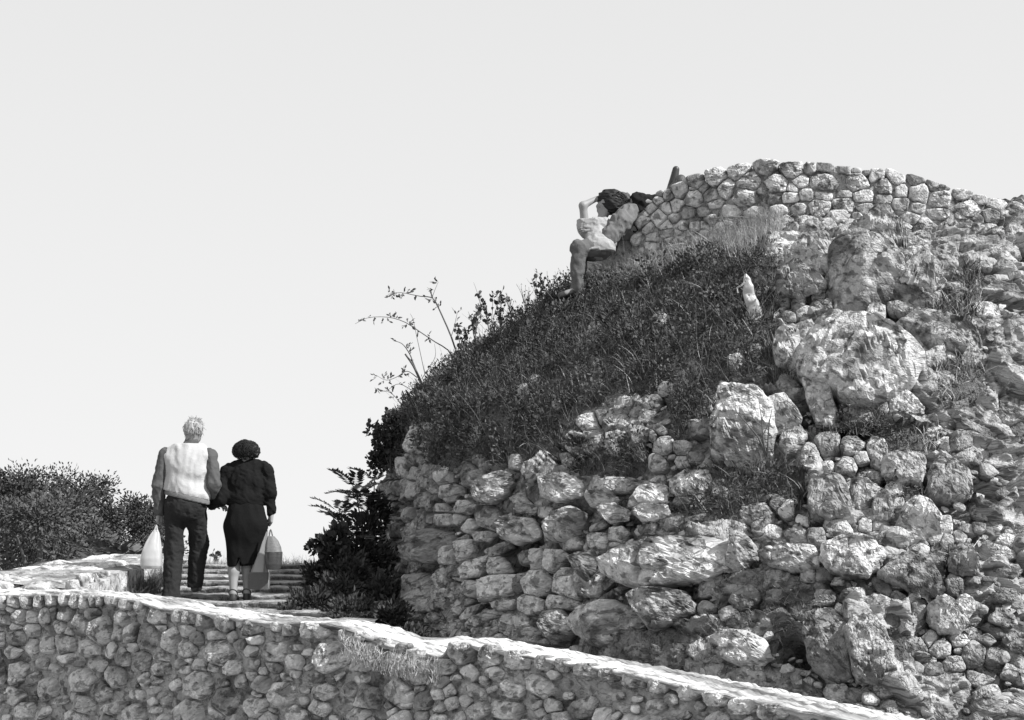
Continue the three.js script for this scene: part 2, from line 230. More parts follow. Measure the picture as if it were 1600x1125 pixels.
// ---------- stones: each one an outline in the photograph given its own place, thickness and broken faces ----------
function stoneGeo(poly, T, seed, big = 0, q = 7, flat = 1) {
  const r = rngOf(seed), n = poly.length; let R = 0; for (const [u, v] of poly) R += Math.hypot(u, v) / n;
  // resample the outline in equal steps, slightly roughened
  const cum = [0]; for (let i = 0; i < n; i++) { const [a, b] = poly[i], [c, d] = poly[(i + 1) % n]; cum.push(cum[i] + Math.hypot(c - a, d - b)); }
  const L = cum[n], N = big > 1 ? 34 : big ? 20 : 10, m = 4 * N;
  const rim = []; for (let k = 0; k < m; k++) { const s = k / m * L; let i = 0; while (cum[i + 1] < s) i++; const t = (s - cum[i]) / (cum[i + 1] - cum[i]), a = poly[i], b = poly[(i + 1) % n]; const w = 1 + 0.06 * noise(k / m * 40, seed, 0.5) + 0.05 * noise(k / m * 14, seed, 4.5); rim.push([lerp(a[0], b[0], t) * w, lerp(a[1], b[1], t) * w]); }
  for (let k = 0; k < m; k++) { const a = rim[(k + m - 1) % m], b = rim[(k + 1) % m]; rim[k] = [rim[k][0] * 0.9 + (a[0] + b[0]) * 0.05, rim[k][1] * 0.9 + (a[1] + b[1]) * 0.05]; }
  // broken faces: planes that cut the front down towards the rim
  const fac = []; { const a0 = r() * TAU, nf = 3 + (big ? 2 : 0); for (let k = 0; k < nf; k++) { const a = a0 + (k + r() * 0.8) / nf * TAU; fac.push([Math.cos(a), Math.sin(a), 0.06 + 0.42 * r(), -0.35 + 0.6 * r()]); } for (let k = 0, c = 1 + (r() * 2.5 | 0) + big; k < c; k++) { const a = r() * TAU; fac.push([Math.cos(a), Math.sin(a), 0.7 + 1.1 * r(), 0.35 + 0.3 * r()]); } }
  const ta = r() * TAU, tm = 0.3 * r(), ox = r() * 40, oy = r() * 40, k1 = 1.6 / R;
  const height = (u, v, s) => {
    let h = T + tm * (u * Math.cos(ta) + v * Math.sin(ta));
    for (const [a, b, sl, off] of fac) h = Math.min(h, T * 1.02 - sl * flat * (u * a + v * b - off * R));
    h = Math.max(h, -0.1 * T); h -= (T * 0.2 + 0.05 * R) * Math.pow(s, q);
    h += R * (0.05 * fbm(u * k1 + ox, v * k1 + oy, seed, 3) + (big ? 0.055 : 0.03) * fbm(u * k1 * 4 + ox, v * k1 * 4, seed + 9, 4));
    if (big) {
      const c = worley(u * k1 * 1.1 + ox, v * k1 * 1.6 + oy, seed * 0.37), c2 = worley(u * k1 * 3.1 + ox, v * k1 * 4 + oy, seed * 0.37);
      h += R * (0.10 * (c[2] - 0.5) + 0.09 * facet(c, 2) - 0.05 * (1 - sstep(0, 0.05, c[1] - c[0])) + 0.03 * (c2[2] - 0.5) + 0.03 * facet(c2, 4));
    }
    return h;
  };
  const pos = [], uv = [], idx = [], fu = 0.8 + 0.3 * r(), rot = r() * TAU, cr = Math.cos(rot), sr = Math.sin(rot), uo = r(), vo = r();
  const put = (u, v, h) => { pos.push(u, v, h); const a = (u + h * 0.5) * fu, b = (v + h * 0.5) * fu; uv.push(uo + a * cr - b * sr, vo + a * sr + b * cr); };
  const grid = []; // an even grid, its border laid on the outline
  for (let j = 0; j <= N; j++) for (let i = 0; i <= N; i++) {
    const a = 2 * i / N - 1, b = 2 * j / N - 1, s = Math.max(Math.abs(a), Math.abs(b)); let t = 0;
    if (s > 0) { if (b === -s && a < s) t = (a / s + 1) / 8; else if (a === s && b < s) t = 0.25 + (b / s + 1) / 8; else if (b === s && a > -s) t = 0.5 + (1 - a / s) / 8; else t = 0.75 + (1 - b / s) / 8; }
    const f = (t % 1) * m, k = Math.floor(f) % m, w = f - Math.floor(f), p = rim[k], q2 = rim[(k + 1) % m], x = lerp(p[0], q2[0], w) * s, y = lerp(p[1], q2[1], w) * s;
    put(x, y, height(x, y, s)); if (s === 1) grid.push([t % 1, j * (N + 1) + i, x, y]);
  }
  for (let j = 0; j < N; j++) for (let i = 0; i < N; i++) { const a = j * (N + 1) + i, b = a + 1, c = a + N + 1, d = c + 1; if ((i + j) % 2) idx.push(a, b, d, a, d, c); else idx.push(a, b, c, b, d, c); }
  grid.sort((a, b) => a[0] - b[0]); let prev = grid.map((g) => g[1]);
  for (const [s, h] of [[1.01, -0.2 * T], [0.98, -0.8 * T], [0.85, -1.6 * T]]) { const now = grid.map(([, , x, y]) => { put(x * s, y * s, Math.min(h, height(x, y, 1) - 0.15 * T)); return pos.length / 3 - 1; }); for (let k = 0; k < m; k++) { const k2 = (k + 1) % m; idx.push(prev[k], now[k], now[k2], prev[k], now[k2], prev[k2]); } prev = now; }
  return toCreasedNormals(geoOf(pos, idx, uv), big ? 0.34 : 0.26);
}
function roundish(cx, cy, w, h, rot, r) { // an angular outline of about a given box in the photograph
  const n = 4 + (r() * 2.6 | 0), out = [], c = Math.cos(rot * Math.PI / 180), s = Math.sin(rot * Math.PI / 180), a0 = Math.PI / n + (r() - 0.5) * 0.7, f = n === 4 ? 1.28 : n === 5 ? 1.16 : 1.1;
  for (let k = 0; k < n; k++) { const a = a0 + (k + 0.45 * (r() - 0.5)) / n * TAU, q = f * (0.88 + 0.24 * r()), x = Math.cos(a) * q * w / 2, y = Math.sin(a) * q * h / 2; out.push([x, y]); }
  const cut = []; // clip the corners a little, each by its own amount
  for (let k = 0; k < n; k++) { const p = out[k], a = out[(k + n - 1) % n], b = out[(k + 1) % n], t = 0.05 + 0.14 * r(), u = 0.05 + 0.14 * r(); cut.push([lerp(p[0], a[0], t), lerp(p[1], a[1], t)], [lerp(p[0], b[0], u), lerp(p[1], b[1], u)]); }
  return cut.map(([x, y]) => [cx + x * c - y * s, cy + x * s + y * c]);
}
let stoneCount = 100;
const _m = new THREE.Matrix4();
function stoneOn(hit, outline, opt = {}) { // returns {geo, pos, quat, size}
  const r = rngOf(++stoneCount * 7 + 1), cx = outline.reduce((a, p) => a + p[0], 0) / outline.length, cy = outline.reduce((a, p) => a + p[1], 0) / outline.length, gr = opt.grow ?? 1, poly = outline.map(([x, y]) => [cx + (x - cx) * gr, cy + (y - cy) * gr]);
  const h = hit(cx, cy), toCam = h.p.clone().multiplyScalar(-1).normalize();
  const n = h.n.clone().multiplyScalar(0.62).addScaledVector(toCam, 0.38).normalize();
  n.addScaledVector(V(r() - 0.5, r() - 0.5, r() - 0.5), opt.wobble ?? 0.2).normalize();
  const e1 = V(0, 1, 0).cross(n).normalize(), e2 = n.clone().cross(e1), base = h.p.clone().addScaledVector(h.n, opt.out ?? 0);
  const loc = poly.map(([x, y]) => { const d = rayDir(x, y), t = base.dot(n) / d.dot(n), p = d.multiplyScalar(t).sub(base); return [p.dot(e1), p.dot(e2)]; });
  let area = 0; for (let i = 0; i < loc.length; i++) { const a = loc[i], b = loc[(i + 1) % loc.length]; area += (a[0] * b[1] - a[1] * b[0]) / 2; }
  if (area < 0) loc.reverse();
  const size = Math.sqrt(Math.abs(area)), xs = poly.map((p) => p[0]), ys = poly.map((p) => p[1]), px = Math.max(...xs) - Math.min(...xs), py = Math.max(...ys) - Math.min(...ys), thin = Math.min(px, py) / Math.max(px, py);
  const T = (opt.T ?? 0.42) * size * (0.6 + 0.4 * thin);
  const big = Math.max(px, py) > 75 ? 2 : Math.max(px, py) > 34 ? 1 : 0;
  const geo = stoneGeo(loc, T, stoneCount, big, opt.q ?? 12 + r() * 10, opt.flat ?? 1);
  _m.makeBasis(e1, e2, n);
  return { geo, pos: base.addScaledVector(n, -T * (opt.sink ?? 0.45)), quat: new THREE.Quaternion().setFromRotationMatrix(_m), px: px * py, r };
}
function placeStone(parent, name, s, mats = stoneMats, pick) { const m = part(name, s.geo, mats[pick ?? (s.r() * mats.length | 0)], parent); m.position.copy(s.pos); m.quaternion.copy(s.quat); return m; }
// which pixels already hold a stone, so that fillers go only into gaps
const CELL = 2, GW = Math.ceil(1700 / CELL), GH = Math.ceil(1250 / CELL);
const used = new Uint8Array(GW * GH);
const cellOf = (x, y) => Math.floor((y + 20) / CELL) * GW + Math.floor((x + 40) / CELL);
function coverage(poly, mark) { let x0 = 1e9, x1 = -1e9, y0 = 1e9, y1 = -1e9; for (const [x, y] of poly) { x0 = Math.min(x0, x); x1 = Math.max(x1, x); y0 = Math.min(y0, y); y1 = Math.max(y1, y); } let n = 0, c = 0; for (let y = y0; y <= y1; y += CELL) for (let x = x0; x <= x1; x += CELL) if (inPoly(poly, x, y)) { n++; const k = cellOf(x, y); if (mark) used[k] = 1; else if (used[k]) c++; } return n ? c / n : 1; }
// stones that lie against each other: every outline is cut back where it meets its neighbours, which leaves straight joints
function fitted(list, r, grow = 1.24, gap = 0.7) {
  const sites = list.map((e) => { if (Array.isArray(e[0])) { const n = e.length, x = e.reduce((a, p) => a + p[0], 0) / n, y = e.reduce((a, p) => a + p[1], 0) / n; let A = 0; for (let i = 0; i < n; i++) A += (e[i][0] * e[(i + 1) % n][1] - e[(i + 1) % n][0] * e[i][1]) / 2; return { x, y, q: Math.sqrt(Math.abs(A) / Math.PI), own: e, m: 80 }; } const [x, y, w, h, rot = 0] = e; return { x, y, w, h, rot, q: Math.sqrt(w * h) / 2, m: Math.max(w, h) }; });
  return sites.map((s) => {
    if (s.own) return s.own;
    const c = Math.cos(s.rot * Math.PI / 180), n = Math.sin(s.rot * Math.PI / 180), j = () => (r() - 0.5) * 0.3;
    let poly = [[-1, -0.62 + j()], [-0.6 + j(), -1], [0.6 + j(), -1], [1, -0.6 + j()], [1, 0.6 + j()], [0.62 + j(), 1], [-0.6 + j(), 1], [-1, 0.6 + j()]].map(([a, b]) => { const x = a * s.w / 2 * grow * (0.92 + 0.12 * r()), y = b * s.h / 2 * grow * (0.92 + 0.12 * r()); return [x * c - y * n, x * n + y * c]; });
    for (const t of sites) { if (t === s) continue; const dx = t.x - s.x, dy = t.y - s.y, d = Math.hypot(dx, dy); if (d > s.m + t.m || d < 0.5) continue; const k = Math.max(0.32 * s.q, (d * d + s.q * s.q - t.q * t.q) / (2 * d) - gap), ux = dx / d, uy = dy / d, out = [];
      for (let i = 0; i < poly.length; i++) { const a = poly[i], b = poly[(i + 1) % poly.length], fa = a[0] * ux + a[1] * uy - k, fb = b[0] * ux + b[1] * uy - k; if (fa <= 0) out.push(a); if ((fa < 0) !== (fb < 0) && fa !== fb) { const w = fa / (fa - fb); out.push([lerp(a[0], b[0], w), lerp(a[1], b[1], w)]); } }
      if (out.length >= 3) poly = out; }
    return poly.map(([x, y]) => [s.x + x, s.y + y]);
  });
}
const boxOf = ([x, y, w, h, rot = 0]) => { const c = Math.cos(rot * Math.PI / 180), n = Math.sin(rot * Math.PI / 180); return [[-1, -0.5], [-0.5, -1], [0.5, -1], [1, -0.5], [1, 0.5], [0.5, 1], [-0.5, 1], [-1, 0.5]].map(([a, b]) => [x + a * w / 2 * c - b * h / 2 * n, y + a * w / 2 * n + b * h / 2 * c]); };
const markAll = (list) => list.forEach((e) => coverage(Array.isArray(e[0]) ? e : boxOf(e), true));
// ---------- the round terrace wall on top of the hill ----------
const WTOP = [[925, 400], [945, 391], [960, 374], [985, 345], [1010, 320], [1030, 306], [1075, 288], [1110, 272], [1160, 260], [1200, 254], [1260, 257], [1320, 264], [1380, 271], [1450, 284], [1500, 299], [1535, 307], [1600, 328], [1700, 362]];
const wallR = (deg) => 3.92 - 0.12 * sstep(34, 50, deg);
function hitTerrace(px, py) {
  const d = rayDir(px, py);
  for (let t = 10; t < 19; t += 0.02) { const p = d.clone().multiplyScalar(t), g = Math.hypot(p.x - HX, p.z - HZ) - wallR(bearing(p)); if (g < 0) return { p, n: V(p.x - HX, 0.08, p.z - HZ).normalize() }; }
  const p = d.multiplyScalar(14.5); return { p, n: V(p.x - HX, 0.08, p.z - HZ).normalize() };
}
const wallTopY = (deg) => { const a = deg * Math.PI / 180, r = wallR(deg), x = HX - Math.sin(a) * r, z = HZ + Math.cos(a) * r; let y = 3.4; for (let k = 0; k < 6; k++) { const px = project(V(x, y, z))[0]; y = rayDir(px, along(WTOP, px)).y * -z; } return y; };
const terrace = thing('terrace_wall', 'curved dry stone retaining wall round the top of the hill', 'stone wall');
terrace.userData.kind = 'thing';
{
  const A0 = -30, A1 = 49, n = 240;
  const g = gridGeo(n, 22, (u, v) => {
    const deg = lerp(A0, A1, u), top = wallTopY(deg) - 0.012 + 0.012 * noise(u * 90, 2, 5), k = v * 22, a = deg * Math.PI / 180; let r = wallR(deg), y;
    if (k <= 14) { y = lerp(2.2, top - 0.02, k / 14); r -= 0.035 + 0.02 * noise(deg * 0.9, y * 14, 2); } else if (k <= 19) { y = top + 0.01 * noise(deg * 2, k, 7); r -= 0.05 + (k - 14) / 5 * 0.38; } else { y = lerp(top - 0.02, 2.7, (k - 19) / 3); r -= 0.44; }
    return [HX - Math.sin(a) * r, y, HZ + Math.cos(a) * r, deg * 0.07, y + k * 0.02];
  });
  part('wall_core', g, M.mortar, terrace);
  const r = rngOf(5);
  const list = [
    [1044, 306, 15, 20, -20], [1063, 298, 27, 24, -15], [1088, 283, 27, 20, -12], [1118, 276, 34, 26, -15], [1155, 268, 38, 22, -10], [1196, 261, 43, 23], [1237, 265, 41, 23], [1265, 263, 17, 18], [1288, 264, 32, 18, 5], [1317, 265, 28, 10], [1339, 267, 16, 9], [1353, 270, 14, 8], [1370, 274, 23, 20], [1398, 277, 36, 18, 25], [1431, 282, 30, 14, 20], [1465, 294, 54, 15, 20], [1505, 305, 32, 16, 10], [1531, 311, 22, 13, 10], [1558, 320, 32, 16, 14], [1592, 331, 34, 17, 16], [1625, 342, 34, 18, 16],
    [1031, 304, 13, 10, -30], [1085, 310, 31, 24], [1101, 295, 24, 12, -15], [1110, 304, 24, 23], [1134, 294, 22, 31, 15], [1169, 283, 39, 27], [1214, 286, 41, 25], [1250, 283, 24, 19], [1286, 284, 60, 24, 5], [1340, 285, 33, 28], [1380, 290, 36, 24, 8], [1408, 299, 18, 20], [1437, 302, 34, 28, 25], [1467, 308, 38, 30, 15], [1513, 325, 42, 23], [1550, 337, 30, 20], [1585, 350, 36, 22],
    [1055, 322, 32, 19, -25], [1165, 309, 48, 25], [1117, 320, 28, 12, -10], [1207, 311, 28, 15], [1236, 309, 30, 14], [1284, 304, 30, 19], [1319, 305, 26, 14], [1348, 306, 35, 18], [1380, 311, 30, 14], [1261, 304, 22, 17], [1280, 324, 37, 23], [1319, 321, 40, 21], [1384, 331, 23, 19], [1352, 326, 24, 15], [1408, 323, 27, 24], [1431, 325, 29, 15], [1464, 335, 45, 17], [1424, 341, 37, 17, 5], [1503, 337, 21, 10], [1527, 344, 17, 17], [1545, 360, 24, 24], [1575, 375, 28, 24],
    [1446, 357, 37, 31], [1484, 361, 37, 33], [1513, 359, 25, 32], [1532, 364, 14, 18],
    [1031, 341, 22, 25, -35], [1003, 345, 18, 28, 25], [1013, 356, 14, 22, 25], [1044, 325, 27, 18, -20], [1029, 312, 18, 11, -30], [971, 365, 18, 24, 30], [983, 361, 14, 27, 25], [994, 372, 14, 22, 20], [957, 381, 20, 18], [1005, 336, 25, 10, -35], [1016, 326, 25, 11, -35], [1054, 341, 25, 15, -15], [1040, 351, 22, 15], [975, 385, 20, 18], [1020, 372, 20, 16], [1075, 333, 30, 15, -10], [1100, 331, 24, 14], [1140, 330, 30, 17], [1178, 331, 30, 16], [1215, 330, 32, 18], [1248, 328, 24, 20], [1065, 352, 24, 14], [945, 398, 18, 14]];
  markAll(list); const n0 = list.length;
  for (let k = 0, c = 0; k < 2500 && c < 90; k++) { const x = 960 + r() * 640, y = along(WTOP, x) + 8 + r() * 90, w = 12 + r() * 16, e = [x, y, w, w * (0.5 + 0.35 * r()), (r() - 0.5) * 24]; if (coverage(boxOf(e)) < 0.15 && y < 392) { coverage(boxOf(e), true); list.push(e); c++; } }
  fitted(list, r, 1.14, 0.5).forEach((p, i) => placeStone(terrace, 'stone', stoneOn(hitTerrace, p, { T: 0.46, sink: 0.5, out: i < 22 ? 0.012 : 0, wobble: 0.16, flat: 0.6 })));
}

// ---------- the stones and boulders of the outcrop ----------
{
  const r = rngOf(9);
  const big = [ // [outline, how far it stands out]
    [[[1225, 397], [1262, 380], [1294, 366], [1297, 385], [1296, 415], [1262, 420], [1228, 418]], 0.2], [[[1296, 374], [1330, 362], [1370, 374], [1400, 395], [1410, 420], [1440, 434], [1462, 452], [1440, 462], [1390, 455], [1340, 470], [1300, 462], [1288, 445], [1297, 410]], 0.3],
    [[[1325, 346], [1360, 338], [1400, 346], [1420, 358], [1415, 380], [1400, 392], [1370, 375], [1330, 362]], 0.24], [[[1412, 390], [1440, 386], [1462, 400], [1455, 414], [1425, 416], [1410, 404]], 0.08], [[[1404, 420], [1430, 416], [1455, 424], [1464, 436], [1462, 450], [1435, 440], [1408, 432]], 0.34],
    [[[1212, 425], [1240, 424], [1288, 432], [1286, 446], [1250, 456], [1212, 452]], 0.22], [[[1400, 503], [1428, 485], [1460, 490], [1490, 502], [1525, 512], [1534, 530], [1528, 548], [1500, 540], [1450, 535], [1410, 522]], 0.12],
    [[[1265, 512], [1295, 501], [1325, 499], [1350, 508], [1378, 505], [1405, 516], [1425, 523], [1440, 540], [1444, 555], [1435, 570], [1405, 590], [1375, 612], [1350, 620], [1335, 618], [1312, 605], [1290, 590], [1265, 585], [1252, 570], [1244, 545]], 0.34],
    [[[1212, 520], [1225, 512], [1247, 515], [1245, 540], [1254, 575], [1235, 577], [1210, 560], [1206, 540]], 0.14], [[[1252, 575], [1270, 588], [1297, 595], [1300, 620], [1310, 645], [1300, 665], [1275, 660], [1262, 630], [1255, 600]], 0.05],
    [[[1126, 598], [1184, 605], [1203, 625], [1205, 660], [1198, 700], [1180, 720], [1140, 720], [1108, 702], [1110, 665], [1122, 630]], 0.26], [[[1201, 622], [1226, 614], [1253, 648], [1240, 664], [1215, 672], [1201, 655]], 0.14],
    [[[1380, 712], [1400, 706], [1425, 708], [1445, 714], [1446, 740], [1440, 752], [1410, 752], [1380, 735]], 0.1], [[[1455, 725], [1470, 715], [1490, 722], [1515, 735], [1520, 760], [1505, 775], [1480, 778], [1452, 768], [1449, 745]], 0.1],
    [[[1267, 752], [1285, 746], [1316, 743], [1328, 775], [1328, 800], [1300, 805], [1265, 800], [1262, 775]], 0.12], [[[1330, 748], [1352, 748], [1370, 760], [1362, 785], [1345, 800], [1331, 795], [1328, 765]], 0.1], [[[1362, 790], [1372, 768], [1388, 768], [1397, 790], [1392, 808], [1370, 808]], 0.1],
    [[[1400, 815], [1412, 790], [1435, 776], [1455, 785], [1472, 805], [1472, 825], [1440, 832], [1415, 825]], 0.12], [[[1482, 870], [1500, 847], [1520, 855], [1530, 872], [1525, 890], [1500, 893], [1484, 885]], 0.12], [[[1284, 850], [1315, 838], [1345, 838], [1365, 842], [1385, 862], [1375, 882], [1355, 895], [1320, 895], [1300, 885], [1285, 870]], 0.14],
    [[[1182, 860], [1220, 852], [1268, 850], [1278, 868], [1275, 885], [1235, 890], [1190, 875]], 0.1], [[[1385, 885], [1400, 868], [1425, 862], [1455, 872], [1470, 895], [1465, 920], [1430, 920], [1400, 905], [1372, 895]], 0.12], [[[1452, 940], [1475, 930], [1500, 945], [1515, 970], [1500, 985], [1470, 985], [1450, 965]], 0.12],
    [[[1332, 962], [1365, 962], [1382, 980], [1395, 1010], [1400, 1045], [1370, 1060], [1340, 1055], [1325, 1010], [1318, 980]], 0.1], [[[1258, 955], [1300, 950], [1328, 975], [1323, 1010], [1330, 1055], [1290, 1060], [1262, 1030], [1255, 990]], 0.06],
    [[[980, 930], [995, 920], [1030, 917], [1065, 922], [1078, 940], [1076, 955], [1050, 968], [1030, 978], [1012, 983], [998, 962], [985, 945]], 0.2], [[[885, 970], [905, 950], [930, 940], [955, 935], [978, 945], [990, 965], [985, 985], [960, 995], [930, 1010], [915, 1000], [900, 990]], 0.16],
    [[[930, 878], [960, 862], [1000, 858], [1030, 845], [1060, 840], [1100, 830], [1120, 840], [1130, 860], [1122, 880], [1090, 900], [1060, 902], [1030, 910], [990, 915], [960, 905], [940, 895]], 0.3], [[[1142, 830], [1165, 835], [1178, 850], [1180, 870], [1150, 890], [1128, 890], [1138, 860]], 0.1],
    [[[1105, 998], [1130, 985], [1165, 985], [1190, 995], [1195, 1020], [1185, 1032], [1150, 1035], [1125, 1025], [1125, 1008]], 0.1], [[[920, 765], [928, 752], [965, 750], [1005, 752], [1020, 750], [1018, 760], [990, 768], [950, 768]], 0.12], [[[995, 772], [1015, 762], [1035, 754], [1040, 765], [1038, 782], [1005, 786], [980, 790]], 0.12],
    [[[914, 778], [930, 770], [955, 768], [962, 780], [945, 788], [922, 792]], 0.14], [[[930, 790], [960, 785], [980, 795], [975, 808], [948, 814], [938, 805]], 0.1], [[[985, 798], [1010, 790], [1040, 787], [1045, 800], [1020, 810], [1000, 812]], 0.1], [[[1048, 750], [1070, 735], [1105, 732], [1115, 755], [1100, 770], [1060, 772], [1045, 765]], 0.04],
    [[[842, 975], [850, 955], [870, 952], [882, 965], [890, 985], [880, 1005], [862, 1010], [850, 995]], 0.1], [[[891, 878], [905, 862], [922, 858], [930, 872], [927, 890], [912, 905], [900, 897]], 0.16], [[[758, 760], [765, 740], [778, 733], [793, 738], [795, 755], [785, 770], [765, 785], [742, 782], [738, 772]], 0.14],
    [[[800, 780], [812, 770], [828, 772], [834, 788], [828, 802], [805, 800]], 0.12], [[[775, 815], [790, 805], [825, 808], [836, 825], [832, 840], [800, 848], [780, 840]], 0.14], [[[648, 835], [665, 825], [690, 830], [700, 850], [690, 870], [660, 880], [635, 875], [625, 855]], 0.16], [[[628, 900], [655, 895], [680, 905], [685, 935], [668, 975], [645, 985], [632, 950]], 0.02],
    [[[855, 805], [890, 790], [910, 800], [905, 830], [880, 845], [850, 840]], 0.08], [[[840, 745], [880, 738], [905, 750], [905, 775], [870, 785], [845, 775]], 0.06]];
  big.forEach(([p, o]) => { coverage(p, true); placeStone(hill, 'boulder', stoneOn(hitHill, p, { T: 0.42, out: o * 0.95 + 0.05, sink: 0.55, wobble: 0.12, q: 18, flat: 0.5, grow: 1.04 }), hillMats); });
  const small = [
    [1231, 389, 57, 55], [1400, 364, 70, 16], [1430, 372, 40, 18], [1475, 412, 34, 42], [1225, 465, 22, 28], [1247, 470, 18, 28], [1284, 481, 36, 22], [1321, 481, 36, 24], [1229, 496, 30, 17], [1216, 498, 12, 16], [1258, 490, 22, 20], [1282, 464, 22, 11], [1345, 482, 28, 16], [1365, 489, 30, 26], [1406, 480, 37, 12, 10], [1410, 635, 58, 44, -10], [1232, 603, 32, 20, 40], [1238, 682, 26, 40, 40], [1345, 648, 44, 22], [1385, 640, 24, 20], [1460, 560, 40, 24, -20], [1470, 595, 36, 24], [1520, 560, 34, 30], [1497, 638, 46, 18, -15], [1480, 655, 44, 24], [1513, 652, 26, 20], [1500, 690, 50, 24], [1465, 674, 30, 20],
    [1266, 710, 22, 34, 10], [1294, 695, 34, 33], [1330, 695, 40, 23], [1324, 727, 40, 20], [1348, 715, 34, 16], [1370, 708, 26, 40], [1292, 728, 17, 16], [1272, 730, 18, 12], [1475, 690, 22, 14], [1512, 712, 44, 20], [1399, 766, 24, 22], [1402, 786, 17, 17], [1478, 819, 17, 27], [1529, 822, 18, 15], [1502, 837, 20, 15], [1480, 846, 17, 18], [1308, 822, 68, 20], [1277, 838, 30, 22], [1352, 820, 18, 22, 10], [1376, 818, 36, 17], [1386, 841, 42, 20, 15], [1412, 848, 15, 12], [1430, 844, 25, 13, 15], [1439, 858, 40, 13, 20], [1461, 838, 20, 18],
    [1440, 931, 30, 20], [1508, 947, 26, 28, 40], [1491, 914, 28, 24, 40], [1364, 946, 28, 25], [1285, 933, 33, 19], [1332, 932, 43, 21], [1382, 919, 40, 14, 30], [1402, 932, 30, 12, 30], [1394, 967, 26, 27], [1420, 965, 34, 23], [1400, 951, 16, 14], [1290, 897, 44, 16], [1262, 897, 19, 19], [1432, 1010, 30, 27], [1470, 1014, 36, 23], [1490, 1037, 30, 20], [1522, 1020, 30, 40], [1452, 998, 20, 22], [1500, 1000, 30, 15], [1460, 1044, 24, 15], [1428, 1045, 26, 18],
    [1160, 935, 50, 30, -20], [1215, 905, 40, 26], [1215, 930, 30, 20], [1140, 956, 44, 14, -20], [1108, 968, 28, 12, -10], [1105, 950, 24, 18], [1035, 1020, 36, 20, -20], [1062, 1008, 30, 14, -15], [985, 1003, 50, 10], [1000, 1025, 30, 18], [1070, 1030, 34, 18], [1067, 779, 34, 15], [1100, 781, 30, 13], [1127, 769, 24, 17], [1050, 818, 42, 14, -15], [1090, 812, 36, 12, -15], [1010, 830, 34, 18], [965, 835, 36, 22], [935, 845, 30, 20], [1205, 830, 34, 20], [1228, 795, 20, 24], [1215, 785, 26, 16, 30], [1190, 815, 24, 16],
    [694, 744, 28, 25], [700, 768, 40, 18, -10], [702, 779, 34, 10, -12], [738, 742, 38, 32], [749, 724, 18, 24], [805, 722, 17, 20], [826, 731, 25, 17], [865, 726, 40, 22], [650, 742, 24, 20], [648, 765, 32, 24], [665, 780, 30, 20], [672, 676, 22, 24], [646, 686, 18, 38, 25], [661, 720, 19, 12], [666, 702, 24, 22], [690, 793, 40, 11], [723, 793, 28, 18], [760, 810, 28, 32], [733, 822, 26, 18], [750, 838, 44, 13], [600, 910, 26, 22], [585, 917, 22, 20], [640, 805, 24, 20], [622, 830, 20, 30], [612, 790, 16, 26], [625, 765, 18, 22], [630, 730, 18, 26], [660, 808, 30, 18], [690, 812, 30, 16], [612, 860, 20, 26], [606, 890, 22, 18], [720, 812, 24, 16], [855, 800, 24, 18], [850, 770, 22, 18],
    [921, 658, 32, 22], [940, 651, 20, 18], [963, 651, 30, 20], [978, 632, 22, 19], [996, 638, 24, 27], [1020, 627, 22, 17], [1012, 652, 38, 16], [925, 692, 40, 34], [957, 693, 28, 30], [1000, 678, 28, 28], [1031, 671, 17, 13], [1020, 682, 11, 18], [1036, 698, 32, 26], [1027, 721, 22, 26], [900, 702, 26, 20], [1040, 608, 20, 18], [885, 720, 30, 20], [1065, 700, 26, 18], [1085, 715, 24, 14], [1065, 722, 28, 14],
    [1030, 505, 16, 30, 10], [1100, 376, 14, 16], [1128, 371, 17, 9], [1160, 371, 30, 15, -20], [1230, 350, 34, 18], [1262, 350, 26, 18], [1295, 350, 22, 16], [1310, 338, 26, 14], [1330, 350, 18, 12], [1148, 568, 18, 26], [820, 610, 18, 24], [836, 600, 14, 28], [1180, 545, 14, 12], [930, 515, 20, 20], [870, 635, 12, 14], [770, 620, 12, 18]];
  markAll(small); const n0 = small.length;
  // fillers between them; those too many or too small to tell apart are joined
  const rest = [], ROCK = [[600, 1000], [600, 880], [612, 760], [650, 690], [700, 738], [790, 728], [870, 715], [915, 650], [1040, 612], [1110, 640], [1125, 720], [1210, 730], [1260, 690], [1260, 600], [1212, 560], [1212, 380], [1300, 345], [1440, 380], [1640, 400], [1660, 1140], [1000, 1130], [700, 1020]];
  for (const [w0, want] of [[54, 30], [38, 55], [26, 60], [17, 60], [8, 420]]) for (let k = 0, c = 0; k < want * 14 && c < want; k++) {
    const x = 590 + r() * 1060, y = 340 + r() * 790; if (!inPoly(ROCK, x, y) || green(x, y) || (w0 > 9 && earthy(x, y))) continue;
    if (HOLES.some((h) => { const [a, b] = project(h.p); return Math.hypot(a - x, b - y) < h.r * 140; })) continue;
    const w = w0 * (0.75 + 0.5 * r()), e = [x, y, w * 1.15, w * (0.3 + 0.35 * r()), x < 1250 ? -16 + (r() - 0.5) * 24 : 16 + (r() - 0.5) * 30];
    if (coverage(boxOf(e)) < (w0 < 9 ? 0.05 : 0.18)) { coverage(boxOf(e), true); c++; small.push(e); }
  }
  let shown = 0;
  fitted(small, r, 1.3, 0.5).forEach((p, i) => { const f = i >= n0, s = stoneOn(hitHill, p, f ? { T: 0.5, out: -0.075 + 0.08 * r(), sink: 0.5, wobble: 0.34, flat: 0.8 } : { T: 0.46, out: 0.012, sink: 0.5, flat: 0.6 }); if (!f || (shown < 130 && small[i][2] > 18)) { if (f) shown++; placeStone(hill, 'stone', s, hillMats); } else rest.push(s); });
  const gs = rest.map((s) => s.geo.applyMatrix4(new THREE.Matrix4().compose(s.pos, s.quat, V(1, 1, 1))));
  for (let k = 0; k < 2; k++) { const m = part('rubble', mergeGeometries(gs.filter((_, i) => i % 2 === k)), hillMats[k ? 5 : 2], hill); m.userData.kind = 'stuff'; }
}
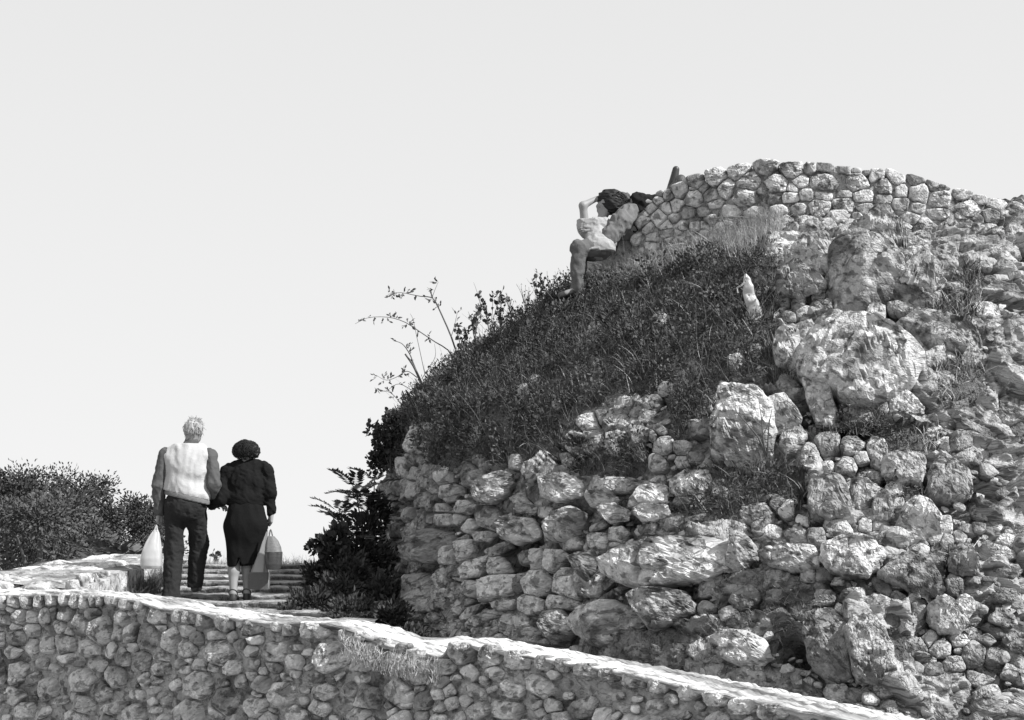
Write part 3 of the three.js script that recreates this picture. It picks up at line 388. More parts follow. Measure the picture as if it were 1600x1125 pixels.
// ---------- the coursed masonry built into the foot of the cliff ----------
{
  const w = thing('masonry_patch', 'old coursed block masonry filling the foot of the cliff behind the parapet', 'masonry');
  const r = rngOf(21);
  const list = fitted([
    [701, 870, 21, 29], [[711, 845], [735, 843], [738, 862], [735, 870], [718, 880], [713, 865]], [[719, 888], [730, 878], [762, 868], [760, 885], [748, 900], [722, 904]], [[680, 898], [692, 888], [712, 884], [718, 895], [712, 908], [690, 922], [682, 915]], [[766, 872], [782, 870], [792, 880], [796, 893], [780, 898], [764, 897], [762, 884]], [[745, 906], [770, 900], [808, 898], [812, 908], [800, 930], [770, 935], [748, 938]], [[815, 908], [830, 892], [855, 892], [862, 905], [860, 925], [840, 932], [820, 928]], [883, 917, 35, 33], [866, 877, 37, 29], [[829, 858], [843, 855], [848, 872], [846, 889], [832, 890], [828, 874]], [881, 894, 28, 11, -8], [699, 935, 42, 28, -25], [735, 921, 21, 23], [724, 946, 40, 20, -20], [737, 957, 52, 16, -15], [781, 943, 42, 17, -10], [[724, 975], [735, 965], [765, 955], [800, 945], [802, 958], [770, 968], [740, 983], [727, 983]], [684, 962, 33, 13, -20], [692, 974, 32, 17, -15], [705, 984, 36, 22, -25], [760, 988, 45, 24, -15], [794, 977, 20, 28], [778, 1003, 26, 20], [818, 997, 40, 27], [724, 996, 30, 14], [676, 1000, 28, 24], [830, 945, 34, 26], [875, 941, 50, 18], [812, 972, 24, 16], [650, 1000, 28, 20], [920, 908, 34, 42], [668, 945, 24, 16, -20]], r, 1.22, 0.8);
  list.forEach((p) => { placeStone(w, 'block', stoneOn(hitHill, p, { T: 0.5, out: 0.05, sink: 0.42, wobble: 0.1, q: 18, flat: 0.45, grow: 1.05 })); });
}

// ---------- the parapet along the path ----------
const PPATH = [[-120, 11.6], [-40, 11.3], [60, 11.0], [160, 10.6], [300, 9.9], [545, 8.9], [700, 8.3], [1000, 7.3], [1300, 6.45], [1520, 5.9]];
const PBACK = [[-120, 917], [50, 917], [102, 919], [163, 925], [218, 930], [258, 935], [305, 940], [326, 945], [337, 951], [376, 957], [415, 963], [464, 966], [513, 969], [545, 974], [593, 987], [613, 1001], [650, 1011], [690, 1020], [703, 1002], [716, 996], [750, 1001], [791, 1010], [829, 1017], [960, 1043], [1000, 1051], [1300, 1115], [1520, 1165]];
const PLIP = [[-120, 931], [50, 930], [150, 932], [184, 934], [218, 939], [253, 951], [305, 955], [366, 966], [415, 974], [464, 974], [513, 976], [545, 984], [593, 1003], [613, 1010], [650, 1019], [690, 1027], [703, 1012], [716, 1003], [750, 1011], [791, 1019], [829, 1026], [960, 1049], [1000, 1057], [1300, 1122], [1520, 1172]];
const plan = PPATH.map(([px, d]) => V((px - 800) / FOCAL * d * 1.01, 0, -d));
function hitParapet(px, py) {
  const dir = rayDir(px, py);
  for (let i = 0; i < plan.length - 1; i++) { const a = plan[i], b = plan[i + 1], den = dir.x * (b.z - a.z) - dir.z * (b.x - a.x); const t = (a.x * (b.z - a.z) - a.z * (b.x - a.x)) / den, s = Math.abs(b.x - a.x) > 1e-6 ? (dir.x * t - a.x) / (b.x - a.x) : 0; if (s >= -0.001 && s <= 1.001 && t > 0) { const n = V(-(a.z - b.z), 0, a.x - b.x).normalize(); if (n.z < 0) n.negate(); return { p: dir.clone().multiplyScalar(t), n: n.add(V(0, 0.06, 0)).normalize() }; } }
  return { p: dir.multiplyScalar(9), n: V(0, 0, 1) };
}
const parapet = thing('parapet_wall', 'low rubble stone parapet with a pale mortar top curving along the path in front', 'parapet wall');
parapet.userData.kind = 'thing';
{
  const n = 420, sec = [];
  for (let i = 0; i <= n; i++) {
    const px = lerp(-110, 1500, i / n), lip = hitParapet(px, along(PLIP, px)), wide = 0.46;
    const back = lip.p.clone().addScaledVector(V(lip.n.x, 0, lip.n.z).normalize(), -wide), bpx = project(back)[0];
    let yb = rayDir(bpx, along(PBACK, bpx)).y * -back.z; yb = clamp(yb, lip.p.y - 0.02, lip.p.y + 0.16);
    sec.push({ lip: lip.p, back: V(back.x, yb, back.z), n: V(lip.n.x, 0, lip.n.z).normalize(), px });
  }
  // smooth the inside of the bends
  for (let it = 0; it < 6; it++) for (let i = 1; i < n; i++) sec[i].n.add(sec[i - 1].n).add(sec[i + 1].n).normalize();
  const core = gridGeo(n, 16, (u, v) => { const i = Math.round(u * n), s = sec[i], k = v * 16; let p;
    if (k <= 10) { p = s.lip.clone(); p.y = lerp(-2.1, s.lip.y - 0.03, k / 10); p.addScaledVector(s.n, -0.035 + 0.03 * fbm(s.px * 0.02, p.y * 6, 3, 3)); } else if (k <= 13) { p = s.lip.clone().lerp(s.back, (k - 10) / 3); p.y -= 0.03; } else { p = s.back.clone(); p.y = lerp(s.back.y - 0.03, -2.1, (k - 13) / 3); }
    return [p.x, p.y, p.z, p.x * 1.2 - p.z * 0.4, p.y]; });
  part('wall_core', core, M.mortar, parapet);
  const cap = gridGeo(n, 12, (u, v) => { const i = Math.round(u * n), s = sec[i], k = v * 12; let p, w = s.px * 0.05;
    if (k <= 2) { p = s.lip.clone().addScaledVector(s.n, 0.012 + 0.03 * noise(w, 4, 1)); p.y += [-0.045 - 0.03 * noise(w * 1.3, 1, 2), -0.01, 0.008][k]; if (k === 0) p.addScaledVector(s.n, -0.06); } else if (k <= 10) { const t = (k - 2) / 8; p = s.lip.clone().lerp(s.back, t); p.y += 0.012 + 0.03 * fbm(w * 1.3, t * 3, 7, 3) + 0.012 * Math.sin(t * 3.1); } else { p = s.back.clone(); p.y -= (k - 10) * 0.03; p.addScaledVector(s.n, (k - 11) * 0.02); }
    return [p.x, p.y, p.z, p.x * 0.8 - p.z * 0.5, p.y + v * 0.5]; });
  part('mortar_coping', cap, M.cap, parapet);
  const r = rngOf(33);
  const list = [
    [60, 940, 15, 20], [78, 937, 19, 17], [100, 936, 16, 19], [115, 939, 14, 20], [131, 941, 16, 20], [143, 939, 12, 18], [154, 939, 12, 16], [172, 938, 25, 15], [197, 944, 23, 15], [218, 950, 17, 21], [250, 962, 42, 23], [275, 962, 14, 18], [295, 965, 25, 19], [319, 970, 33, 18], [351, 974, 29, 29], [392, 982, 39, 22], [376, 974, 14, 14], [434, 979, 24, 14], [450, 984, 32, 16], [490, 985, 50, 24], [40, 940, 16, 20], [20, 941, 18, 20], [0, 942, 18, 20],
    [70, 962, 16, 27, 10], [82, 959, 9, 17], [95, 979, 21, 21, -20], [106, 986, 16, 14], [124, 977, 26, 31], [144, 960, 19, 18], [156, 986, 38, 44, 15], [190, 969, 21, 24], [206, 957, 11, 10], [184, 989, 20, 24], [203, 990, 20, 36, 25], [233, 998, 36, 46, 5], [250, 980, 15, 11], [266, 1000, 24, 48, 10], [291, 986, 22, 17], [290, 1014, 32, 30], [100, 1007, 37, 29], [74, 1008, 22, 26], [66, 1037, 20, 17], [173, 1016, 16, 24, 15], [191, 1026, 21, 27], [140, 1014, 30, 25], [149, 1041, 33, 17], [220, 1034, 33, 30], [206, 1012, 18, 13], [252, 1028, 28, 13], [249, 1045, 50, 19], [105, 1028, 30, 15], [50, 985, 22, 20], [50, 1010, 20, 22], [30, 965, 22, 24],
    [341, 1019, 41, 40], [363, 1043, 37, 21], [375, 1008, 19, 16], [390, 1018, 19, 17], [397, 999, 25, 15], [467, 1012, 27, 9], [462, 1035, 31, 23], [426, 1018, 48, 28], [[485, 1050], [492, 1020], [500, 1005], [530, 1003], [550, 1010], [547, 1037], [520, 1050], [500, 1054]], [412, 1048, 15, 11], [290, 1047, 26, 12], [339, 994, 27, 15], [306, 998, 17, 21], [312, 1040, 24, 20],
    [577, 1016, 66, 22], [540, 992, 22, 16], [566, 995, 30, 16], [595, 1002, 24, 13], [630, 1012, 22, 14], [656, 1021, 32, 13], [620, 1038, 21, 18], [600, 1043, 38, 15], [562, 1042, 30, 14], [658, 1043, 48, 17], [692, 1042, 32, 22], [722, 1020, 44, 32], [763, 1026, 31, 34], [812, 1030, 44, 28], [852, 1036, 32, 23], [878, 1039, 22, 20], [915, 1046, 40, 19], [952, 1053, 36, 18], [990, 1063, 40, 20], [1030, 1073, 38, 21], [1072, 1082, 40, 22], [1115, 1092, 40, 22], [1160, 1103, 44, 24], [1205, 1113, 42, 24]];
  markAll(list);
  for (const [w0, want] of [[46, 40], [28, 60], [18, 60]]) for (let k = 0, c = 0; k < want * 16 && c < want; k++) { const x = -40 + r() * 1260, y = along(PLIP, x) + 14 + r() * 180; if (y > 1150) continue; const w = w0 * (0.7 + 0.6 * r()), e = [x, y, w, w * (0.4 + 0.6 * r()), (r() - 0.5) * 80]; if (coverage(boxOf(e)) < 0.15) { coverage(boxOf(e), true); c++; list.push(e); } }
  fitted(list, r, 1.12, 0.7).forEach((p) => placeStone(parapet, 'stone', stoneOn(hitParapet, p, { T: 0.42, out: 0.018 - 0.035 * r() * r(), sink: 0.42, wobble: 0.26, flat: 0.7 })));
}
// ---------- the rear arm of the parapet, going back along the stairs ----------
{
  const w = thing('stair_side_wall', 'broad low stone wall running back along the left side of the steps', 'stone wall');
  w.userData.kind = 'thing';
  const n = 90, inX = (d) => lerp(-3.62, -4.02, (d - 11.2) / 5), outX = (d) => lerp(-4.9, -5.0, (d - 11.2) / 5);
  const top = (d) => along([[10.5, -0.46], [10.9, -0.37], [11.2, -0.345], [12.2, -0.30], [12.3, -0.26], [13.6, -0.24], [13.7, -0.20], [15.6, -0.16], [17, -0.12]], d);
  const bodyG = gridGeo(n, 14, (u, v) => { const k = v * 14, xs = k <= 5 ? -3.64 : k <= 11 ? lerp(-3.64, -4.9, (k - 5) / 6) : -4.9, d = lerp(along(plan.map((p) => [p.x, -p.z]), xs) + 0.3, 16.8, u), t = top(d) + 0.025 * fbm(d * 3, k * 0.7, 4, 3); let x, y;
    if (k <= 5) { x = inX(d) + 0.03 * fbm(d * 4, k, 8, 2) + 0.03; y = lerp(-1.6, t - 0.02, k / 5); } else if (k <= 11) { x = lerp(inX(d), outX(d), (k - 5) / 6); y = t + 0.03 * fbm(d * 2, x * 3, 1, 3); } else { x = outX(d); y = lerp(t, -2.1, (k - 11) / 3); }
    return [x, y, -d, d * 0.9, x * 0.8 + y * 1.1]; });
  part('wall_core', bodyG, M.mortar, w);
  const hit = (px, py) => { const dir = rayDir(px, py); for (let t = 10.9; t < 17; t += 0.02) if (dir.x * t > inX(t) - 0.01 && false) break; let best = 12; for (let t = 10.9; t < 17; t += 0.01) if (dir.x * t < inX(t)) { best = t; break; } return { p: dir.multiplyScalar(best), n: V(0.9, 0.1, 0.35).normalize() }; };
  const r = rngOf(71);
  for (const p of fitted([[133, 910, 15, 24], [143, 909, 11, 21], [153, 911, 13, 26], [170, 920, 15, 18], [186, 914, 17, 22], [205, 908, 18, 18], [222, 905, 14, 22], [118, 914, 14, 14], [165, 901, 16, 14], [240, 903, 16, 20], [200, 925, 20, 14], [228, 924, 20, 16]], r)) placeStone(w, 'stone', stoneOn(hit, p, { T: 0.5, sink: 0.5 }));
  // flat stones lying in the top
  for (let k = 0; k < 26; k++) { const d = lerp(11.3, 16.4, r()), x = lerp(inX(d) - 0.1, outX(d) + 0.15, r()), s = 0.12 + 0.14 * r(), poly = []; for (let i = 0; i < 9; i++) { const a = i / 9 * TAU, q = s * (0.8 + 0.4 * r()); poly.push([Math.cos(a) * q * 1.3, Math.sin(a) * q]); } const g = stoneGeo(poly, 0.05, 900 + k, 0, 5); const m = part('flat_stone', g, k % 4 ? stoneMats[k % 8] : M.cap, w); m.position.set(x, top(d) - 0.012, -d); m.rotation.x = -Math.PI / 2; }
}
// ---------- the steps ----------
const stairs = structure('stone_steps', 'shallow worn stone steps climbing away between the side wall and the hill', 'steps');
const STEP = [[11.2, -0.74], [11.75, -0.67], [12.3, -0.61], [12.8, -0.548], [13.3, -0.50], [13.85, -0.45], [14.4, -0.40], [15.0, -0.35], [15.6, -0.30], [16.2, -0.25]];
const stepY = (d) => { let y = STEP[0][1]; for (const [a, b] of STEP) if (d >= a) y = b; return y; };
STEP.forEach(([d0, y], k) => {
  const d1 = k < STEP.length - 1 ? STEP[k + 1][0] + 0.14 : 18.5, n = 90;
  const g = gridGeo(n, 12, (u, v) => { const x = lerp(-4.1, -1.2, u), j = v * 12; let d, yy; const ed = d0 + 0.07 * fbm(x * 2.2, k * 5, 1, 3) + 0.02 * noise(x * 14, k, 4), lump = 0.03 * fbm(x * 3, k * 3.3, 2, 3);
    if (j <= 4) { d = ed + 0.03 + [0.05, 0.0, 0.03, -0.02, -0.02][j] * (0.6 + noise(x * 6, j, k)); yy = [-0.35, -0.07, -0.045, -0.025, -0.006][j] + y + lump; } else { const t = (j - 4) / 8; d = lerp(ed + 0.015, d1, t); yy = y + lump * (1 - t * 0.5) + 0.015 * fbm(x * 5, d * 5, k, 2); }
    if (k === STEP.length - 1 && j > 8) yy -= (j - 8) * 0.12;
    return [x, yy, -d, x * 0.9, d * 0.9 + yy * 2]; });
  part('step', g, k % 2 ? M.mortar : M.rock, stairs);
});
{ // the landing that drops away behind the parapet
  const g = gridGeo(60, 40, (u, v) => { const d = lerp(6.0, 11.4, v), x0 = hitParapet(0, 0) && along(plan.map((p) => [p.z, p.x]).sort((a, b) => a[0] - b[0]), -d) , x = lerp(x0 + 0.2, 3.2, u); const y = lerp(-1.7, -0.78, sstep(6, 11.4, d)) + 0.04 * fbm(x * 2, d * 2, 1, 3); return [x, y, -d, x, d]; });
  const m = part('path', g, M.pale, scene); tag(m, 'trodden earth path descending behind the parapet', 'path', null, 'structure');
}
// ---------- plants ----------
const Q = new THREE.Quaternion(), X1 = V(1, 0, 0), Y1 = V(0, 1, 0), Z1 = V(0, 0, 1);
function bladeGeo(bend, w0, segs = 4) { // a grass blade of unit height, bending forward
  const pos = [], idx = []; for (let i = 0; i <= segs; i++) { const t = i / segs, w = w0 * (1 - 0.9 * t) / 2; pos.push(-w, t * (1 - 0.25 * bend * t), bend * t * t, w, t * (1 - 0.25 * bend * t), bend * t * t); if (i) { const a = i * 2 - 2; idx.push(a, a + 1, a + 3, a, a + 3, a + 2); } }
  return geoOf(pos, idx);
}
const leafGeo = geoOf([0, 0, 0, -0.2, 0.3, 0.06, 0.2, 0.3, 0.06, -0.2, 0.62, 0.05, 0.2, 0.62, 0.05, 0, 1, -0.04, 0, 0.45, -0.02], [0, 6, 1, 1, 6, 3, 3, 6, 5, 0, 2, 6, 2, 4, 6, 4, 5, 6]);
const roundLeafGeo = geoOf([0, 0, 0, -0.36, 0.3, 0.08, 0.36, 0.3, 0.08, -0.34, 0.7, 0.06, 0.34, 0.7, 0.06, 0, 1, -0.03, 0, 0.5, -0.03], [0, 6, 1, 1, 6, 3, 3, 6, 5, 0, 2, 6, 2, 4, 6, 4, 5, 6]);
const blades = [bladeGeo(0.25, 1), bladeGeo(0.7, 1), bladeGeo(1.1, 1)];
const mat4 = (p, q, s) => new THREE.Matrix4().compose(p, q, s);
function tilt(r, up, amount) { // a random turn about UP and lean away from it
  const q = new THREE.Quaternion().setFromUnitVectors(Y1, up.clone().addScaledVector(V(r() - 0.5, r() - 0.5, r() - 0.5), amount).normalize());
  return q.multiply(new THREE.Quaternion().setFromAxisAngle(Y1, r() * TAU));
}
function anySoil(r, test) { for (let k = 0; k < 400; k++) { const deg = lerp(-14, 108, r()), y = lerp(-0.2, 3.3, r()); const p = hillPoint(deg, y); const [px, py] = project(p); if (test(px, py, deg, y)) return { p, px, py, deg, n: hillNormal(p) }; } return null; }
const onSlope = (px, py, deg, y) => (deg > 80 && y > 0.9) || (deg < 84 && green(px, py) > 0 && py < 900);
const dryZone = (px, py) => { const b = along([[925, 400], [960, 392], [1000, 382], [1060, 358], [1120, 348], [1215, 345]], px); return px > 900 && px < 1225 && py < b + 66 ? sstep(b + 68, b + 32, py) : px > 1430 ? 0.35 : 0; };
{
  const r = rngOf(301), lists = [[], [], []], dry = [[], [], []];
  for (let k = 0; k < 60000; k++) {
    const h = anySoil(r, onSlope); if (!h) continue;
    const patch = fbm(h.p.x * 2.4, h.p.y * 2.4, h.p.z * 2.4, 3), isDry = r() < dryZone(h.px, h.py) * 0.9 || r() < 0.03;
    if (!isDry && r() < 0.25 - patch) continue;
    const up = h.n.clone().multiplyScalar(0.45).add(V(0, 0.75, 0)).normalize(), L = isDry ? (h.px > 1300 ? 0.05 + 0.1 * r() : 0.07 + 0.15 * r()) : (0.06 + 0.13 * r() * r() + 0.08 * Math.max(0, patch)), w = isDry ? 0.0045 : 0.005 + 0.005 * r(), v = r() * 3 | 0;
    (isDry ? dry : lists)[v].push([mat4(h.p.addScaledVector(h.n, -0.01), tilt(r, up, 0.9), V(w * (1 + r()), L, L)), isDry ? 0.3 + 0.35 * r() : (0.05 + 0.09 * r()) * (1 + 0.5 * patch)]);
  }
  for (let k = 0; k < 9000; k++) { const px = lerp(940, 1222, r()), b = along([[925, 404], [960, 396], [1000, 380], [1060, 352], [1120, 342], [1222, 340]], px), t = r(), h = hitHill(px, b + 6 + 52 * t * t); if (h.miss) continue; const L = 0.07 + 0.15 * r(); dry[r() * 3 | 0].push([mat4(h.p.addScaledVector(h.n, -0.01), tilt(r, V(0, 1, 0).addScaledVector(h.n, 0.3).normalize(), 0.7), V(0.006, L, L)), 0.3 + 0.35 * r()]); }
  const g = new THREE.Group(); g.name = 'slope_grass'; scene.add(g); tag(g, 'dark tangled grass covering the slope below the terrace wall', 'grass', null, 'stuff');
  lists.forEach((l, i) => instanced('grass_blades', blades[i], M.leaf, l, g, 'stuff'));
  const d = new THREE.Group(); d.name = 'dry_grass'; scene.add(d); tag(d, 'pale dry grass along the foot of the terrace wall', 'dry grass', null, 'stuff');
  dry.forEach((l, i) => instanced('grass_blades', blades[i], M.straw, l, d, 'stuff'));
}
{ // low leafy undergrowth: tufts of small leaves with hollows between them
  const r = rngOf(311), list = [], round = [];
  for (let k = 0; k < 900; k++) {
    const h = anySoil(r, (px, py, deg, y) => onSlope(px, py, deg, y) && dryZone(px, py) < 0.3); if (!h) continue;
    const R = 0.05 + 0.11 * r(), tone = 0.04 + 0.07 * r(), c = h.p.clone().addScaledVector(h.n, R * 0.5).add(V(0, R * 0.3, 0)), n = 28 + R * 420 | 0, rd = r() < 0.35;
    for (let i = 0; i < n; i++) { const d = V(r() - 0.5, r() - 0.5, r() - 0.5).normalize(), q = 0.45 + 0.6 * r(), p = c.clone().addScaledVector(d, R * q); if (p.clone().sub(h.p).dot(h.n) < -0.02) continue; const L = 0.018 + 0.028 * r(); (rd ? round : list).push([mat4(p, tilt(r, d.add(V(0, 0.5, 0)).normalize(), 1.2), V(L * (rd ? 0.8 : 0.7), L, L)), tone * (0.7 + 0.7 * r())]); }
  }
  const g = new THREE.Group(); g.name = 'undergrowth'; scene.add(g); tag(g, 'low dark leafy undergrowth matted over the slope', 'undergrowth', null, 'stuff');
  instanced('leaves', leafGeo, M.leaf, list, g, 'stuff'); instanced('leaves', roundLeafGeo, M.leaf, round, g, 'stuff');
}
{ // sparse dry tufts on the bare earth
  const r = rngOf(317), l = [[], [], []];
  for (let k = 0; k < 2600; k++) { const [x, y, a, b] = EARTH[r() * EARTH.length | 0], px = x + (r() - 0.5) * 2.2 * a, py = y + (r() - 0.5) * 2.4 * b; if (fbm(px * 0.06, py * 0.06, 4, 2) < 0) continue; const h = hitHill(px, py), L = 0.03 + 0.08 * r() * r(); l[r() * 3 | 0].push([mat4(h.p.addScaledVector(h.n, 0.005), tilt(r, V(0, 1, 0).addScaledVector(h.n, 0.5).normalize(), 1.2), V(0.004, L, L)), 0.1 + 0.25 * r()]); }
  const g = new THREE.Group(); g.name = 'sparse_grass'; scene.add(g); tag(g, 'sparse short grass on the bare earth among the lower rocks', 'grass', null, 'stuff'); l.forEach((q, i) => instanced('grass_blades', blades[i], M.straw, q, g, 'stuff'));
}
{ // thin dry stalks and trailing stems
  const r = rngOf(321), gs = [];
  for (let k = 0; k < 420; k++) { const h = anySoil(r, (px, py, deg) => deg < 84 && inPoly(SLOPE, px, py)); if (!h) continue; const L = 0.15 + 0.45 * r() * r(), lean = V(r() - 0.5, 0.9 * r() - 0.1, 0.4 * (r() - 0.2)), pts = []; for (let i = 0; i <= 5; i++) { const t = i / 5; pts.push(h.p.clone().add(V(lean.x * t * L * 0.9 + lean.x * t * t * L * 0.6, (1 - 0.35 * Math.abs(lean.x) * t) * t * L, lean.z * t * L + 0.05 * t))); } gs.push(tubeGeo(pts, [0.0022, 0.002, 0.0018, 0.0016, 0.0014, 0.0008], 3)); }
  const m = part('dry_stalks', mergeGeometries(gs), new THREE.MeshStandardMaterial({ color: grey(0.2), roughness: 0.9 }), scene); tag(m, 'scattered thin dry stalks standing out of the slope grass', 'dry stalks', null, 'stuff');
}
function stemsOf(lines, parent, name = 'stem', mat = M.twig) { for (const [pts, r0, r1] of lines) part(name, tubeGeo(pts, pts.map((_, i) => lerp(r0, r1, i / (pts.length - 1))), 5), mat, parent); }
const curve = (pts, n = 14) => new THREE.CatmullRomCurve3(pts).getPoints(n);
// a bush: stems fan out from its foot to leafy clumps
function bush(name, label, category, foot, clumps, opt = {}) {
  const g = thing(name, label, category, foot.toArray(), opt.group), r = rngOf(opt.seed || 1), list = [];
  for (const [c, R, n] of clumps) {
    const rel = c.clone().sub(foot), mid = rel.clone().multiplyScalar(0.5).add(V((r() - 0.5) * 0.1, 0.1 * rel.length(), (r() - 0.5) * 0.1));
    stemsOf([[curve([V((r() - 0.5) * 0.04, -0.03, (r() - 0.5) * 0.04), mid, rel], 6), opt.stem ?? 0.008, 0.003]], g);
    for (let i = 0; i < n; i++) { const d = V(r() - 0.5, r() - 0.5, r() - 0.5).normalize(), q = Math.pow(r(), 0.45), sh = 0.75 + 0.5 * noise(d.x * 2 + c.x * 9, d.y * 2, d.z * 2 + 4), p = rel.clone().add(V(d.x * R[0], d.y * R[1], d.z * R[2]).multiplyScalar(q * sh)), L = (opt.leaf ?? 0.05) * (0.6 + 0.7 * r()); list.push([mat4(p, tilt(r, d.multiplyScalar(0.7).add(V(0, 0.35, 0)).normalize(), 1.3), V(L * (opt.wide ?? 1), L, L)), (opt.tone ?? 0.07) * (0.6 + 0.8 * r())]); }
  }
  instanced('foliage', opt.geo ?? leafGeo, M.leaf, list, g, 'stuff'); return g;
}
// a long feather leaf with leaflets in pairs
function frondGeo(L, pairs, leafL, seed) {
  const r = rngOf(seed), gs = [], rach = []; for (let i = 0; i <= 8; i++) { const t = i / 8; rach.push(V(0, t * L * (1 - 0.18 * t), 0.28 * L * t * t)); }
  gs.push(tubeGeo(rach, rach.map((_, i) => 0.004 - 0.0004 * i), 4)); const cv = new THREE.CatmullRomCurve3(rach);
  for (let i = 0; i < pairs; i++) for (const s of [-1, 1]) { const t = 0.2 + 0.8 * (i + 0.5 * r() * 0.5) / pairs, p = cv.getPoint(t), l = leafL * (0.75 + 0.5 * Math.sin(t * 2.6)) * (0.9 + 0.2 * r()), g = leafGeo.clone(); g.scale(l * 0.75, l, l); g.rotateZ(-s * (1.25 - 0.45 * t + 0.15 * (r() - 0.5))); g.rotateX(0.35 + 0.4 * (r() - 0.5)); g.translate(p.x, p.y, p.z); g.setAttribute('uv', new THREE.Float32BufferAttribute(new Float32Array(g.attributes.position.count * 2), 2)); gs.push(g); }
  return mergeGeometries(gs);
}
const frondMats = [0.04, 0.06, 0.085].map((v) => new THREE.MeshStandardMaterial({ color: grey(v), roughness: 0.6, side: THREE.DoubleSide }));
const fronds = [1, 2, 3, 4].map((k) => frondGeo(1, 11, 0.2, 60 + k));
function pinnate(name, label, foot, tips, opt) { // stems ending in rosettes of feather leaves
  const g = thing(name, label, 'shrub', foot.toArray()), r = rngOf(opt.seed);
  for (const [tip, n, L] of tips) {
    const rel = tip.clone().sub(foot); stemsOf([[curve([V(0, -0.05, 0), rel.clone().multiplyScalar(0.5).add(V(0.03, 0.06, 0)), rel], 8), 0.012, 0.006]], g);
    for (let i = 0; i < n; i++) { const a = i / n * TAU + r() * 0.7, el = 0.25 + 0.75 * r(), m = part('frond', fronds[i % 4], frondMats[r() * 3 | 0], g), l = L * (0.75 + 0.5 * r()); m.position.copy(rel).add(V(0, -0.25 * L * r(), 0)); m.scale.setScalar(l); const dir = V(Math.cos(a) * Math.cos(el), Math.sin(el), Math.sin(a) * Math.cos(el)); m.quaternion.setFromUnitVectors(Y1, dir); const up = V(0, 1, 0).addScaledVector(dir, -dir.y).normalize(), z = V(0, 0, 1).applyQuaternion(m.quaternion); let ang = Math.atan2(z.clone().cross(up.clone().negate()).dot(dir), z.dot(up.clone().negate())); m.quaternion.premultiply(new THREE.Quaternion().setFromAxisAngle(dir, ang)); }
  }
  return g;
}
// dark bushes between the steps and the cliff
bush('bush', 'dense dark low bush between the steps and the foot of the cliff', 'bush', at(545, 985, 13.0), [[at(500, 900, 13.6), [0.24, 0.2, 0.3], 900], [at(545, 900, 13.4), [0.3, 0.28, 0.35], 1500], [at(590, 880, 13.9), [0.26, 0.3, 0.3], 1200], [at(490, 945, 12.8), [0.3, 0.2, 0.3], 1100], [at(550, 960, 12.4), [0.32, 0.22, 0.3], 1300], [at(610, 965, 12.2), [0.26, 0.2, 0.26], 900], [at(575, 830, 14.1), [0.22, 0.28, 0.3], 1000], [at(640, 1000, 11.6), [0.24, 0.14, 0.2], 500], [at(455, 960, 12.6), [0.16, 0.12, 0.2], 350], [at(600, 930, 13.1), [0.24, 0.3, 0.26], 1300], [at(560, 870, 13.8), [0.3, 0.26, 0.3], 1300], [at(592, 800, 14.3), [0.16, 0.26, 0.2], 800], [at(530, 925, 13.0), [0.3, 0.22, 0.3], 1200]], { leaf: 0.055, tone: 0.05, seed: 5, stem: 0.012 });
bush('bush', 'dark round leaved shrub hanging on the edge of the cliff', 'bush', at(612, 735, 14.6), [[at(598, 690, 14.6), [0.16, 0.2, 0.2], 420], [at(590, 720, 14.7), [0.14, 0.14, 0.2], 340], [at(615, 660, 14.6), [0.14, 0.16, 0.2], 300], [at(580, 670, 14.6), [0.09, 0.1, 0.1], 60]], { leaf: 0.05, tone: 0.05, geo: roundLeafGeo, seed: 6 });
bush('bush', 'small leafy sprig reaching over the steps beside the dark bush', 'bush', at(520, 905, 13.4), [[at(492, 856, 13.4), [0.08, 0.07, 0.08], 50], [at(508, 850, 13.4), [0.1, 0.12, 0.1], 120], [at(528, 840, 13.5), [0.12, 0.14, 0.14], 220], [at(520, 870, 13.4), [0.16, 0.14, 0.14], 260]], { leaf: 0.075, tone: 0.04, geo: roundLeafGeo, seed: 7 });
pinnate('feather_leaf_shrub', 'dark shrub with long feather shaped leaves against the sky beside the cliff', at(570, 950, 13.9), [[at(556, 765, 14.0), 11, 0.42], [at(530, 800, 13.9), 9, 0.36], [at(575, 790, 14.2), 8, 0.4], [at(550, 830, 13.8), 10, 0.36], [at(585, 750, 14.4), 6, 0.32]], { seed: 8 });
pinnate('feather_leaf_sapling', 'fine feather leaved sapling behind the side wall near the carrier bag', at(192, 905, 19), [[at(180, 875, 19), 8, 0.7], [at(205, 872, 19), 8, 0.75], [at(150, 872, 20), 7, 0.7]], { seed: 12 });
